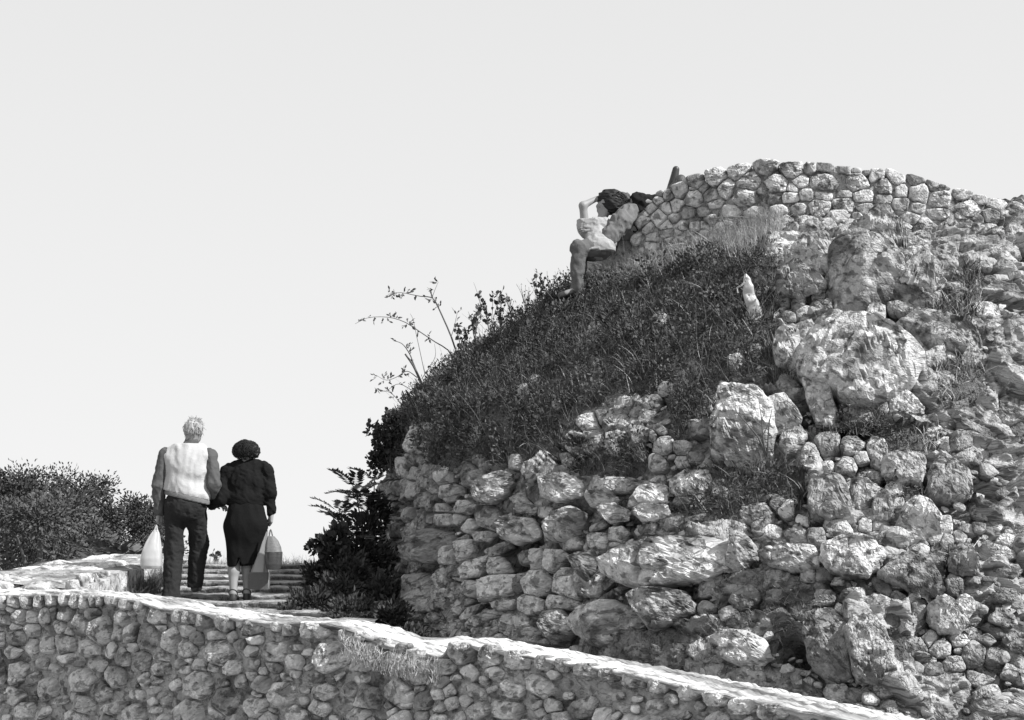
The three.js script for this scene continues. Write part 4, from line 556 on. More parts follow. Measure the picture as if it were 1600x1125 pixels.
// brambles arching out from the crest
{
  const D = 14.7, ln = (pts, dd = 0) => curve(pts.map(([x, y], i) => at(x, y, D + dd)), 16);
  const list = [
    [ln([[718, 566], [705, 526], [692, 496], [681, 473], [675, 465], [657, 463], [642, 460], [624, 457], [606, 460]]), 0.011, 0.002, 1], [ln([[675, 465], [680, 452], [685, 440]]), 0.004, 0.0015, 1], [ln([[705, 526], [710, 510], [712, 500], [715, 487]]), 0.004, 0.002, 1],
    [ln([[708, 562], [700, 547], [681, 535], [657, 519], [634, 504], [614, 497], [595, 495], [573, 497], [555, 506]], -0.2), 0.008, 0.002, 1], [ln([[659, 600], [646, 572], [633, 553]], -0.1), 0.016, 0.01, 0.2], [ln([[655, 590], [646, 568], [640, 553], [628, 537], [614, 532]], -0.1), 0.009, 0.003, 0.5],
    [ln([[664, 585], [651, 525], [645, 498], [641, 490]]), 0.004, 0.0015, 0], [ln([[659, 592], [680, 557], [679, 537]]), 0.004, 0.0015, 0], [ln([[652, 590], [636, 580], [622, 588], [604, 594], [587, 586]], -0.1), 0.006, 0.002, 1.4], [ln([[751, 500], [751, 478], [745, 455], [740, 441]], -0.3), 0.004, 0.0012, 0], [ln([[720, 562], [735, 515], [760, 492]], -0.2), 0.004, 0.002, 0.8], [ln([[648, 612], [622, 600], [600, 612], [585, 606]]), 0.004, 0.0015, 0.8], [ln([[632, 640], [612, 615], [590, 608]]), 0.004, 0.0015, 0.4]];
  const foot = list[0][0][0].clone(), g = thing('bramble', 'arching bramble stems with small leaves against the sky on the crest of the slope', 'bramble', foot.toArray()), r = rngOf(44), leaves = [];
  for (const [pts, r0, r1, dens] of list) {
    stemsOf([[pts.map((p) => p.clone().sub(foot)), r0, r1]], g);
    const c = new THREE.CatmullRomCurve3(pts), n = Math.round(dens * c.getLength() * 17);
    for (let k = 0; k < n; k++) { const t = 0.3 + 0.7 * r(), p = c.getPoint(t).sub(foot), d = V(r() - 0.5, r() - 0.4, r() - 0.5).normalize(); for (let i = 0; i < 4; i++) { const L = 0.03 + 0.028 * r(); leaves.push([mat4(p.clone().addScaledVector(d, 0.012 + 0.016 * i), tilt(r, d, 1.2), V(L, L, L)), 0.05 + 0.06 * r()]); } }
  }
  instanced('foliage', leafGeo, M.leaf, leaves, g, 'stuff');
}
// weeds along the crest, each with its own stems
[[742, 510, 0.3, 'broad leaved weed on the crest just right of the bramble stems', 1], [765, 500, 0.34, 'tall weed with dark round leaves standing highest on the lower crest', 1], [782, 492, 0.3, 'dark round leaved weed beside the tallest weed on the crest', 1], [800, 482, 0.22, 'thin weed halfway up the crest of the slope', 0], [822, 468, 0.22, 'wispy weed above the middle of the crest', 0], [842, 456, 0.26, 'branching weed with small round heads near the sitting pair', 1], [862, 446, 0.2, 'small weed on the crest just below the sitting pair', 0], [722, 530, 0.24, 'leafy weed at the foot of the bramble', 1], [885, 436, 0.16, 'short weed beside the knee of the sitting person', 0], [630, 640, 0.2, 'trailing weed at the low end of the crest', 1], [336, 880, 0.2, 'small weed on the top step behind the man', 1], [350, 882, 0.12, 'low weed on the top step between the walking pair', 0]].forEach(([px, py, hgt, label, leafy], k) => {
  const d = py > 800 ? 17.2 : hitHill(px, py + 25).p.z * -1, foot = at(px, py + 10, d), g = thing('weed', label, 'weed', foot.toArray()), r = rngOf(500 + k), leaves = [];
  for (let s = 0; s < 4 + (leafy ? 2 : 4); s++) { const dir = V((r() - 0.5) * 0.9, 1, (r() - 0.5) * 0.6), L = hgt * (0.6 + 0.6 * r()), pts = curve([V(0, -0.1, 0), dir.clone().multiplyScalar(L * 0.5), dir.clone().multiplyScalar(L).add(V((r() - 0.5) * 0.08, 0, 0))], 7); stemsOf([[pts, 0.004, 0.0015]], g);
    const n = leafy ? 9 : 4; for (let i = 0; i < n; i++) { const p = pts[2 + (r() * 6 | 0)].clone(), q = V(r() - 0.5, r() - 0.3, r() - 0.5).normalize(), l = leafy ? 0.035 + 0.035 * r() : 0.018 + 0.015 * r(); leaves.push([mat4(p, tilt(r, q, 0.8), V(l, l, l)), 0.05 + 0.05 * r()]); } }
  instanced('foliage', leafy ? roundLeafGeo : leafGeo, M.leaf, leaves, g, 'stuff');
});
{ // bare twigs growing in front of the pale boulder
  const h = hitHill(1199, 718), foot = h.p.clone().addScaledVector(h.n, 0.12), D = -foot.z, g = thing('bare_shrub', 'small leafless shrub standing against the pale boulder', 'shrub', foot.toArray());
  const t = (pts, a, b, dd) => stemsOf([[curve(pts.map(([x, y], i) => at(x, y, D - 0.25 * dd * i / pts.length).sub(foot)), 8), a, b]], g);
  t([[1197, 716], [1186, 686], [1172, 668], [1150, 643]], 0.009, 0.003, 1); t([[1198, 716], [1192, 685], [1190, 655], [1186, 630]], 0.008, 0.002, 0.7); t([[1199, 716], [1200, 686], [1202, 662], [1206, 640]], 0.007, 0.002, 1.2); t([[1190, 666], [1178, 655], [1166, 634]], 0.004, 0.0015, 1); t([[1192, 680], [1198, 668], [1204, 650]], 0.004, 0.0015, 0.4); t([[1190, 655], [1195, 643], [1184, 632]], 0.003, 0.001, 1);
}
// trees below the far side of the hill
[[20, 846, 30, 1.5, 1.3, 'dark tree cut by the picture edge beyond the side wall'], [98, 838, 33, 1.7, 1.35, 'tallest dark tree beyond the side wall'], [142, 850, 31, 1.5, 1.1, 'broad dark tree beyond the side wall right of the tallest one'], [200, 862, 34, 1.3, 1.0, 'small dark tree just behind the carrier bag'], [62, 862, 27, 1.2, 0.9, 'paler bushy tree in front of the tallest dark tree'], [-40, 850, 30, 1.6, 1.4, 'dark tree outside the edge of the photograph']].forEach(([px, py, d, rx, ry, label], k) => {
  const c = at(px, py, d), foot = V(c.x, c.y - 4.2, c.z), g = thing('tree', label, 'tree', foot.toArray(), 'trees beyond the side wall'), r = rngOf(800 + k), leaves = [];
  part('trunk', tubeGeo(curve([V(0, -1.5, 0), V(0.1, 1.5, 0), V(0, 4.2, 0)], 6), [0.16, 0.15, 0.13, 0.11, 0.09, 0.07, 0.05], 7), M.twig, g);
  for (let b = 0; b < 26; b++) { const q = V(r() - 0.5, r() - 0.35, r() - 0.5).normalize(), cc = V(q.x * rx, 4.2 + q.y * ry, q.z * rx).multiplyScalar(1), R = 0.3 + 0.32 * r(); if (b % 3 === 0) part('limb', tubeGeo([V(0, 3.2, 0), cc.clone().multiplyScalar(0.6).add(V(0, 1.5, 0)), cc], [0.05, 0.03, 0.01], 5), M.twig, g);
    for (let i = 0; i < 380; i++) { const e = V(r() - 0.5, r() - 0.5, r() - 0.5).normalize().multiplyScalar(R * Math.pow(r(), 0.6)), L = 0.06 + 0.05 * r(); leaves.push([mat4(cc.clone().add(e), tilt(r, e.normalize(), 1.3), V(L, L, L)), (k === 4 ? 0.08 : 0.045) * (0.75 + 0.5 * r())]); } }
  const cr = instanced('crown', leafGeo, M.leaf, leaves, g, 'stuff');
});
{ // grass growing on the steps, against the side wall and on the broken part of the parapet
  const r = rngOf(91), l = [[], [], []], s = [[], [], []];
  const put = (L, p, len, w, tone) => L[r() * 3 | 0].push([mat4(p, tilt(r, V(0, 1, 0), 0.9), V(w, len, len)), tone]);
  for (let k = 0; k < 2600; k++) { const [d, y] = STEP[r() * STEP.length | 0], x = lerp(-4.05, -1.5, r()); if (fbm(x * 2.5, d, 3, 2) < 0.02) continue; put(l, V(x, y - 0.045, -d + 0.03 + 0.05 * r()), 0.02 + 0.05 * r(), 0.006, 0.05 + 0.08 * r()); }
  for (let k = 0; k < 2600; k++) { const d = lerp(11.6, 14.6, r()), x = -3.66 - 0.08 * (d - 11.2) + 0.1 + 0.2 * r() * r(); put(l, V(x, stepY(d) - 0.02, -d), 0.08 + 0.16 * r(), 0.008, 0.04 + 0.06 * r()); }
  for (let k = 0; k < 1500; k++) { const x = lerp(-4.0, -1.6, r()); put(r() < 0.6 ? s : l, V(x, -0.27, -16.4 - 0.8 * r()), 0.06 + 0.14 * r() * r(), 0.006, 0.12 + 0.3 * r()); }
  for (let k = 0; k < 1300; k++) { const px = lerp(548, 700, r()), h = hitParapet(px, along(PLIP, px) + 10 + 34 * r()); put(s, h.p.clone().addScaledVector(h.n, 0.05 + 0.05 * r()), 0.03 + 0.07 * r() * r(), 0.004, 0.25 + 0.35 * r()); }
  const g = new THREE.Group(); g.name = 'step_grass'; scene.add(g); tag(g, 'tufts of dark grass on the steps and along the side wall', 'grass', null, 'stuff'); l.forEach((q, i) => instanced('grass_blades', blades[i], M.leaf, q, g, 'stuff'));
  const e = new THREE.Group(); e.name = 'verge_grass'; scene.add(e); tag(e, 'pale dry grass behind the top step and on the broken parapet', 'dry grass', null, 'stuff'); s.forEach((q, i) => instanced('grass_blades', blades[i], M.straw, q, e, 'stuff'));
}
// ---------- people: distance fields of tapered limbs joined smoothly, meshed with surface nets ----------
const v3 = (a) => Array.isArray(a) ? V(a[0], a[1], a[2]) : a;
const smin = (a, b, k) => { const h = clamp(0.5 + 0.5 * (b - a) / k, 0, 1); return lerp(b, a, h) - k * h * (1 - h); };
function limb(a, b, ra, rb) { a = v3(a); b = v3(b); const d = b.clone().sub(a), l2 = d.lengthSq() || 1e-9; return { f: (x, y, z) => { const px = x - a.x, py = y - a.y, pz = z - a.z, t = clamp((px * d.x + py * d.y + pz * d.z) / l2, 0, 1), ex = px - d.x * t, ey = py - d.y * t, ez = pz - d.z * t; return Math.sqrt(ex * ex + ey * ey + ez * ez) - lerp(ra, rb, t); }, lo: V(Math.min(a.x - ra, b.x - rb), Math.min(a.y - ra, b.y - rb), Math.min(a.z - ra, b.z - rb)), hi: V(Math.max(a.x + ra, b.x + rb), Math.max(a.y + ra, b.y + rb), Math.max(a.z + ra, b.z + rb)) }; }
function egg(c, r, rot) { c = v3(c); r = v3(r); const q = rot ? new THREE.Quaternion().setFromEuler(new THREE.Euler(...rot)).invert() : null, t = V(0, 0, 0), m = Math.max(r.x, r.y, r.z); return { f: (x, y, z) => { t.set(x - c.x, y - c.y, z - c.z); if (q) t.applyQuaternion(q); const k0 = Math.sqrt((t.x / r.x) ** 2 + (t.y / r.y) ** 2 + (t.z / r.z) ** 2), k1 = Math.sqrt((t.x / r.x / r.x) ** 2 + (t.y / r.y / r.y) ** 2 + (t.z / r.z / r.z) ** 2); return k1 < 1e-6 ? -Math.min(r.x, r.y, r.z) : k0 * (k0 - 1) / k1; }, lo: V(c.x - m, c.y - m, c.z - m), hi: V(c.x + m, c.y + m, c.z + m) }; }
const chain = (pts, radii) => pts.slice(1).map((p, i) => limb(pts[i], p, radii[i], radii[i + 1]));
function field(parts, k, mod) { return (x, y, z) => { let d = 9; for (const p of parts) { const e = p.f(x, y, z); d = d > 8 ? e : smin(d, e, k); } return mod ? mod(d, x, y, z) : d; }; }
function netGeo(parts, cell, k, mod, uvScale = 3) {
  const lo = V(9, 9, 9), hi = V(-9, -9, -9); for (const p of parts) { lo.min(p.lo); hi.max(p.hi); } lo.addScalar(-0.05); hi.addScalar(0.05);
  const f = field(parts, k, mod), n = [0, 1, 2].map((i) => Math.ceil((hi.getComponent(i) - lo.getComponent(i)) / cell) + 1), [nx, ny, nz] = n, val = new Float32Array(nx * ny * nz);
  for (let z = 0; z < nz; z++) for (let y = 0; y < ny; y++) for (let x = 0; x < nx; x++) val[(z * ny + y) * nx + x] = f(lo.x + x * cell, lo.y + y * cell, lo.z + z * cell);
  const id = new Int32Array(nx * ny * nz).fill(-1), pos = [], idx = [], at8 = [0, 1, nx, nx + 1, nx * ny, nx * ny + 1, nx * ny + nx, nx * ny + nx + 1], E = [[0, 1], [0, 2], [0, 4], [1, 3], [1, 5], [2, 3], [2, 6], [3, 7], [4, 5], [4, 6], [5, 7], [6, 7]];
  for (let z = 0; z < nz - 1; z++) for (let y = 0; y < ny - 1; y++) for (let x = 0; x < nx - 1; x++) { const b = (z * ny + y) * nx + x; let mask = 0; for (let i = 0; i < 8; i++) if (val[b + at8[i]] < 0) mask |= 1 << i; if (!mask || mask === 255) continue; let sx = 0, sy = 0, sz = 0, c = 0; for (const [p, q] of E) { const a = val[b + at8[p]], e = val[b + at8[q]]; if ((a < 0) === (e < 0)) continue; const t = a / (a - e); sx += lerp(p & 1, q & 1, t); sy += lerp((p >> 1) & 1, (q >> 1) & 1, t); sz += lerp((p >> 2) & 1, (q >> 2) & 1, t); c++; } id[b] = pos.length / 3; pos.push(lo.x + (x + sx / c) * cell, lo.y + (y + sy / c) * cell, lo.z + (z + sz / c) * cell); }
  const quad = (a, b, c, d, flip) => { if (a < 0 || b < 0 || c < 0 || d < 0) return; if (flip) idx.push(a, c, b, a, d, c); else idx.push(a, b, c, a, c, d); };
  const X = 1, Y = nx, Z = nx * ny;
  for (let z = 1; z < nz - 1; z++) for (let y = 1; y < ny - 1; y++) for (let x = 1; x < nx - 1; x++) { const b = z * Z + y * Y + x, s = val[b] < 0; if (s !== val[b + X] < 0) quad(id[b - Y - Z], id[b - Z], id[b], id[b - Y], !s); if (s !== val[b + Y] < 0) quad(id[b - X - Z], id[b - X], id[b], id[b - Z], !s); if (s !== val[b + Z] < 0) quad(id[b - X - Y], id[b - Y], id[b], id[b - X], !s); }
  const uv = []; for (let i = 0; i < pos.length; i += 3) uv.push((pos[i] + pos[i + 2] * 0.7) * uvScale, pos[i + 1] * uvScale);
  return geoOf(pos, idx, uv);
}
const crease = (x, y, z, f) => { const n = fbm(x * f + 2, y * f * 0.8 + x * f * 0.5, z * f, 2); return Math.abs(n) * 1.6 - 0.3; }; // sharp folds with soft hollows between
const folds = (amp, f = 9) => (d, x, y, z) => d + amp * crease(x, y, z, f) + amp * 0.5 * fbm(x * f * 2.2, y * f * 1.6, z * f * 2.2, 2);
const cloth = (v, rough = 0.9) => new THREE.MeshPhysicalMaterial({ color: grey(v), roughness: rough, specularIntensity: rough > 0.8 ? 0.2 : 0.7, bumpMap: bStone, bumpScale: 0.004 });
const skin = new THREE.MeshStandardMaterial({ color: grey(0.24), roughness: 0.6 }), darkHair = new THREE.MeshPhysicalMaterial({ color: grey(0.014), roughness: 0.6, specularIntensity: 0.5 }), brownHair = new THREE.MeshPhysicalMaterial({ color: grey(0.06), roughness: 0.6, specularIntensity: 0.5 }), shoeMat = new THREE.MeshStandardMaterial({ color: grey(0.03), roughness: 0.5 });
// a hand: palm and five jointed fingers. O wrist, D towards the fingers, N out of the back of the hand, T towards the thumb
function hand(O, D, N, T, curl = 0.5, s = 1) {
  O = v3(O); D = v3(D).normalize(); T = v3(T).normalize(); N = v3(N).normalize(); const out = [], P = (d, t, n) => O.clone().addScaledVector(D, d * s).addScaledVector(T, t * s).addScaledVector(N, n * s);
  out.push(limb(P(0, 0.012, 0), P(0.075, 0.022, 0), 0.026 * s, 0.017 * s), limb(P(0, -0.012, 0), P(0.07, -0.024, 0), 0.024 * s, 0.016 * s));
  [[0.03, 0.088, 0.074], [0.01, 0.092, 0.082], [-0.011, 0.088, 0.076], [-0.031, 0.08, 0.058]].forEach(([t, d, L], i) => { let p = P(d - 0.012, t, 0), a = curl * 0.5; for (let j = 0; j < 3; j++) { const l = L * [0.45, 0.32, 0.23][j] * s, q = p.clone().addScaledVector(D, Math.cos(a) * l).addScaledVector(N, -Math.sin(a) * l); out.push(limb(p, q, (0.0095 - j * 0.0008) * s, (0.0088 - j * 0.0008) * s)); p = q; a += curl * 1.1; } });
  let p = P(0.02, 0.03, -0.004), a = 0.7; for (let j = 0; j < 3; j++) { const l = [0.038, 0.03, 0.024][j] * s, q = p.clone().addScaledVector(D, Math.cos(a) * l).addScaledVector(T, Math.sin(a) * l * 0.8).addScaledVector(N, -0.35 * l * curl * (j + 0.5)); out.push(limb(p, q, (0.0125 - j * 0.0015) * s, (0.011 - j * 0.0015) * s)); p = q; a -= 0.35; }
  return out;
}
// a head: skull, jaw, nose, brow, lips, ears; F is where the face looks
function headParts(c, F, s = 1, U = V(0, 1, 0)) {
  c = v3(c); F = v3(F).normalize(); const R = F.clone().cross(U).normalize(); U = R.clone().cross(F); const P = (f, u, r) => c.clone().addScaledVector(F, f * s).addScaledVector(U, u * s).addScaledVector(R, r * s);
  return [egg(P(-0.012, 0.025, 0), [0.078 * s, 0.098 * s, 0.09 * s]), limb(P(0.03, -0.02, 0), P(0.05, -0.085, 0), 0.062 * s, 0.03 * s), limb(P(0.03, -0.06, 0.03), P(0.03, -0.06, -0.03), 0.036 * s, 0.036 * s), limb(P(0.085, 0.02, 0), P(0.108, -0.02, 0), 0.01 * s, 0.014 * s), limb(P(0.082, 0.032, 0.035), P(0.082, 0.032, -0.035), 0.012 * s, 0.012 * s), limb(P(0.082, -0.052, 0.016), P(0.082, -0.052, -0.016), 0.009 * s, 0.009 * s), egg(P(-0.01, 0, 0.08), [0.012 * s, 0.03 * s, 0.018 * s]), egg(P(-0.01, 0, -0.08), [0.012 * s, 0.03 * s, 0.018 * s])];
}
const eyes = (c, F, s, parent) => { c = v3(c); F = v3(F).normalize(); const R = F.clone().cross(V(0, 1, 0)).normalize(), gs = []; for (const k of [-1, 1]) { const g = new THREE.SphereGeometry(0.011 * s, 10, 8); const p = c.clone().addScaledVector(F, 0.078 * s).addScaledVector(R, k * 0.032 * s).add(V(0, 0.008 * s, 0)); g.translate(p.x, p.y, p.z); gs.push(g); } return part('eyes', mergeGeometries(gs), new THREE.MeshStandardMaterial({ color: grey(0.08), roughness: 0.2 }), parent); };
function strands(list, mat, parent, name = 'hair') { return part(name, mergeGeometries(list), mat, parent); }

// --- the man ---
const MAND = 13.02, WOMD = 13.1;
{
  const S = at(285, 937, MAND).setY(-0.545), g = thing('person', 'white haired man in a pale waistcoat climbing the steps with a carrier bag', 'person', S.toArray());
  const ls = [-0.212, 1.415, 0], le = [-0.266, 1.11, 0.03], lw = [-0.258, 0.835, -0.02], rs = [0.232, 1.405, 0], re = [0.283, 1.12, 0.05], rw = [0.275, 0.93, -0.14];
  const lh = [-0.095, 0.93, 0], lk = [-0.108, 0.5, -0.03], la = [-0.098, 0.09, 0.05], rh = [0.09, 0.93, 0], rk = [0.105, 0.57, -0.17], ra = [0.062, 0.165, -0.24];
  const hc = [0.05, 1.64, -0.02];
  const bodyParts = [...headParts(hc, [0.03, -0.05, -1], 1.02), limb([0.02, 1.46, 0.01], [0.045, 1.6, 0], 0.06, 0.056), egg([0.01, 1.3, 0], [0.19, 0.24, 0.105]), egg([0, 1.02, 0], [0.155, 0.17, 0.1]), ...chain([ls, le, lw], [0.05, 0.04, 0.028]), ...chain([rs, re, rw], [0.05, 0.04, 0.028]), ...chain([lh, lk, la], [0.075, 0.05, 0.036]), ...chain([rh, rk, ra], [0.075, 0.05, 0.036]), limb(la, [-0.09, 0.05, -0.1], 0.032, 0.028), limb(ra, [0.065, 0.12, -0.38], 0.032, 0.028)];
  const hl = hand(lw, [0.02, -1, -0.05], [-0.55, 0, 0.85], [0.4, 0, -0.6], 1.15, 0.98), hr = hand(rw, [0.5, -0.1, -0.8], [0, 1, 0], [-0.8, 0, -0.4], 0.5, 0.98);
  part('body', mergeGeometries([netGeo(bodyParts, 0.011, 0.03), netGeo(hl, 0.004, 0.006), netGeo(hr, 0.004, 0.006)]), skin, g);
  eyes(hc, [0.03, -0.05, -1], 1.02, g);
  // shirt sleeves
  const sl = [...chain([[-0.16, 1.42, 0], ls, le, [-0.26, 0.88, -0.012]], [0.07, 0.068, 0.062, 0.056]), limb([-0.26, 0.885, -0.012], [-0.258, 0.845, -0.018], 0.045, 0.041), ...chain([[0.16, 1.42, 0], rs, re, [0.278, 0.96, -0.1]], [0.07, 0.068, 0.062, 0.054]), limb([0.02, 1.5, 0.01], [0.04, 1.535, 0.005], 0.07, 0.064)];
  part('shirt', netGeo(sl, 0.009, 0.02, folds(0.02, 9)), cloth(0.085), g);
  const hem = (x) => 1.015 - 0.24 * (x - 0.02);
  const vest = [egg([0.01, 1.27, 0.005], [0.226, 0.3, 0.142]), egg([-0.02, 1.08, 0.005], [0.205, 0.16, 0.135]), egg([0.05, 1.02, 0.01], [0.195, 0.16, 0.135]), limb([-0.17, 1.41, 0], [-0.06, 1.475, 0], 0.078, 0.072), limb([0.19, 1.4, 0], [0.08, 1.475, 0], 0.078, 0.072)];
  const armhole = (x, y, z) => Math.max(Math.hypot((Math.abs(x - 0.01) - 0.285), (y - 1.3) * 0.42) - 0.072, -9);
  part('waistcoat', netGeo(vest, 0.01, 0.05, (d, x, y, z) => Math.max(Math.max(Math.max(d + 0.02 * crease(x, y, z, 6) + 0.006 * noise(x * 26, y * 7, z * 9), hem(x) - y), -armhole(x, y, z)), y - 1.525)), cloth(0.43), g);
  part('waistcoat_hem', netGeo([egg([0.0, 1.02, 0.005], [0.21, 0.3, 0.142]), egg([0.04, 0.98, 0.01], [0.196, 0.3, 0.138])], 0.009, 0.04, (d, x, y, z) => Math.max(d + 0.004 * noise(x * 60, 1, z * 60), Math.abs(y - hem(x) + 0.018) - 0.024)), cloth(0.16), g);
  const tr = [egg([0.0, 0.97, 0.01], [0.175, 0.13, 0.125]), egg([0, 0.9, 0.025], [0.185, 0.14, 0.13]), ...chain([lh, lk, [-0.098, 0.06, 0.045]], [0.106, 0.09, 0.077]), ...chain([rh, rk, [0.062, 0.16, -0.24]], [0.106, 0.09, 0.076]), limb([-0.098, 0.055, 0.04], [-0.098, 0.04, 0.05], 0.078, 0.078)];
  part('trousers', netGeo(tr, 0.009, 0.035, (d, x, y, z) => Math.max(d + 0.022 * crease(x, y * 0.7, z, 7) + 0.012 * crease(x, y * 1.6, z, 15), (z < -0.1 ? 0.118 : 0.018) - y)), cloth(0.024), g);
  part('belt', netGeo([egg([0, 1.0, 0.005], [0.186, 0.2, 0.13])], 0.01, 0.02, (d, x, y) => Math.max(d, Math.abs(y - 1.045 + 0.1 * x) - 0.016)), shoeMat, g);
  for (const [a, dy] of [[[-0.095, 0.045, 0.04], 0], [[0.064, 0.115, -0.24], 0]]) part('shoe', netGeo([limb([a[0], a[1], a[2] + 0.01], [a[0] - 0.005, a[1] - 0.005, a[2] - 0.17], 0.042, 0.036), limb([a[0], a[1] + 0.03, a[2]], [a[0], a[1] + 0.01, a[2] - 0.06], 0.038, 0.04)], 0.008, 0.02, (d, x, y) => Math.max(d, a[1] - 0.04 - y)), shoeMat, g);
  // hair: a cap and short tousled strands
  const hairM = new THREE.MeshStandardMaterial({ color: grey(0.3), roughness: 0.6 }), r = rngOf(3), cap = netGeo([egg([0.05, 1.673, 0.0], [0.093, 0.1, 0.106])], 0.008, 0.02, (d, x, y, z) => Math.max(d + 0.014 * noise(x * 40, y * 18, z * 40), 1.612 - y + 0.25 * Math.max(0, -z - 0.02))), hs = [cap];
  for (let k = 0; k < 520; k++) { const d = V(r() - 0.5, r() * 0.9 - 0.12, r() - 0.35).normalize(), p = V(0.05 + d.x * 0.09, 1.668 + d.y * 0.096, d.z * 0.102), t = V((r() - 0.5) * 0.8 + 0.2, -0.8 + d.y * 0.9 + (r() - 0.5) * 0.7, (r() - 0.5) * 0.6).normalize(), L = 0.02 + 0.028 * r(); hs.push(tubeGeo([p, p.clone().addScaledVector(t, L * 0.5).addScaledVector(d, 0.004), p.clone().addScaledVector(t, L).addScaledVector(d, 0.004 * r() + (d.y > 0.8 ? 0.006 : 0) - 0.003)], [0.0034, 0.003, 0.0012], 4)); }
  strands(hs, hairM, g);
}
// --- the woman ---
{
  const S = at(380, 943, WOMD).setY(-0.556), g = thing('person', 'dark haired woman in a black jacket and skirt walking arm in arm with the man', 'person', S.toArray());
  const hc = [-0.012, 1.45, -0.02], F = [0.05, -0.25, -1];
  const ls = [-0.195, 1.26, 0], le = [-0.225, 1.0, 0.06], lw = [-0.375, 0.94, -0.1], rs = [0.195, 1.275, 0], re = [0.242, 1.05, 0.02], rw = [0.248, 0.835, -0.01];
  const lk = [-0.095, 0.43, 0.0], la = [-0.09, 0.085, 0.05], rk = [0.01, 0.45, -0.1], ra = [0.02, 0.085, -0.06];
  const bodyParts = [...headParts(hc, F, 0.94), limb([0.0, 1.3, 0.01], [-0.01, 1.42, -0.005], 0.05, 0.047), egg([0, 1.15, 0], [0.16, 0.2, 0.09]), egg([0, 0.82, 0], [0.16, 0.18, 0.1]), ...chain([ls, le, lw], [0.042, 0.035, 0.025]), ...chain([rs, re, rw], [0.042, 0.035, 0.025]), limb([-0.08, 0.78, 0], lk, 0.08, 0.054), limb(lk, [-0.094, 0.3, 0.03], 0.05, 0.056), limb([-0.094, 0.3, 0.03], la, 0.055, 0.033), limb([0.07, 0.78, 0], rk, 0.08, 0.054), limb(rk, [0.015, 0.31, -0.07], 0.05, 0.054), limb([0.015, 0.31, -0.07], ra, 0.052, 0.032), limb(la, [-0.088, 0.03, -0.07], 0.03, 0.028), limb(ra, [0.024, 0.03, -0.17], 0.03, 0.028)];
  part('body', mergeGeometries([netGeo(bodyParts, 0.011, 0.03), netGeo(hand(rw, [-0.05, -1, -0.02], [0.5, 0, 0.87], [-0.4, 0, -0.6], 1.15, 0.9), 0.004, 0.006), netGeo(hand(lw, [-0.6, -0.1, -0.6], [0, 1, 0], [0.5, 0, -0.8], 0.6, 0.9), 0.004, 0.006)]), new THREE.MeshStandardMaterial({ color: grey(0.26), roughness: 0.6 }), g);
  eyes(hc, F, 0.94, g);
  const jk = [egg([0.005, 1.14, 0.0], [0.205, 0.235, 0.125]), egg([0.0, 1.0, 0.0], [0.2, 0.15, 0.13]), limb([-0.17, 1.275, 0], [-0.05, 1.335, 0.0], 0.072, 0.06), limb([0.18, 1.29, 0], [0.05, 1.335, 0.0], 0.072, 0.06), ...chain([ls, le, [-0.35, 0.945, -0.07]], [0.07, 0.066, 0.054]), ...chain([rs, re, [0.248, 0.87, -0.008]], [0.066, 0.058, 0.046])];
  part('jacket', netGeo(jk, 0.009, 0.03, (d, x, y, z) => Math.max(d + 0.022 * crease(x, y, z, 8) + 0.01 * crease(x, y * 1.5, z, 17), (Math.abs(x) < 0.21 && y < 0.98 ? 0.93 - y : -9))), cloth(0.011, 0.95), g);
  const sk = (d, x, y, z) => d;
  const skirt = [egg([0, 0.9, 0.0], [0.172, 0.14, 0.125]), egg([0.0, 0.76, 0.02], [0.2, 0.22, 0.145]), limb([-0.07, 0.72, 0.01], [-0.055, 0.36, 0.01], 0.13, 0.105), limb([0.085, 0.72, 0.01], [0.03, 0.36, -0.02], 0.13, 0.1)];
  part('skirt', netGeo(skirt, 0.011, 0.06, (d, x, y, z) => Math.max(Math.max(d + 0.016 * crease(x, y * 0.5, z, 7), 0.345 + 0.03 * noise(x * 9, 2, z * 5) + Math.max(0, 0.09 - Math.abs(x + 0.035) * 3.2) * (z > 0 ? 1 : 0) - y), y - 0.985)), cloth(0.009, 0.95), g);
  for (const [a, k] of [[[-0.09, 0.035, 0.05], 0], [[0.02, 0.035, -0.06], 1]]) { const sh = part('shoe', netGeo([limb([a[0], a[1], a[2]], [a[0] + 0.002, a[1] - 0.01, a[2] - 0.15], 0.034, 0.032), limb([a[0], a[1] - 0.005, a[2] + 0.012], [a[0], a[1] + 0.03, a[2] + 0.008], 0.034, 0.033)], 0.007, 0.015, (d, x, y) => Math.max(Math.max(d, a[1] - 0.034 - y), y - a[1] - 0.045)), shoeMat, g); const c = curve([...Array(9)].map((_, i) => { const t = i / 8 * TAU; return V(a[0] + 0.042 * Math.cos(t), 0.085 + 0.035 * Math.sin(t), a[2] + 0.03 * Math.sin(t) + 0.004); }), 20); part('strap', tubeGeo(c, 0.006, 5), shoeMat, sh); }
  // curly hair
  const r = rngOf(13), hs = [netGeo([egg([-0.012, 1.485, 0.0], [0.112, 0.095, 0.115]), egg([-0.06, 1.45, 0.02], [0.075, 0.07, 0.085]), egg([0.045, 1.45, 0.02], [0.075, 0.07, 0.085])], 0.009, 0.04, (d, x, y, z) => Math.max(d + 0.02 * noise(x * 34, y * 34, z * 34), z < -0.04 ? 1.46 - y : 1.4 - y))];
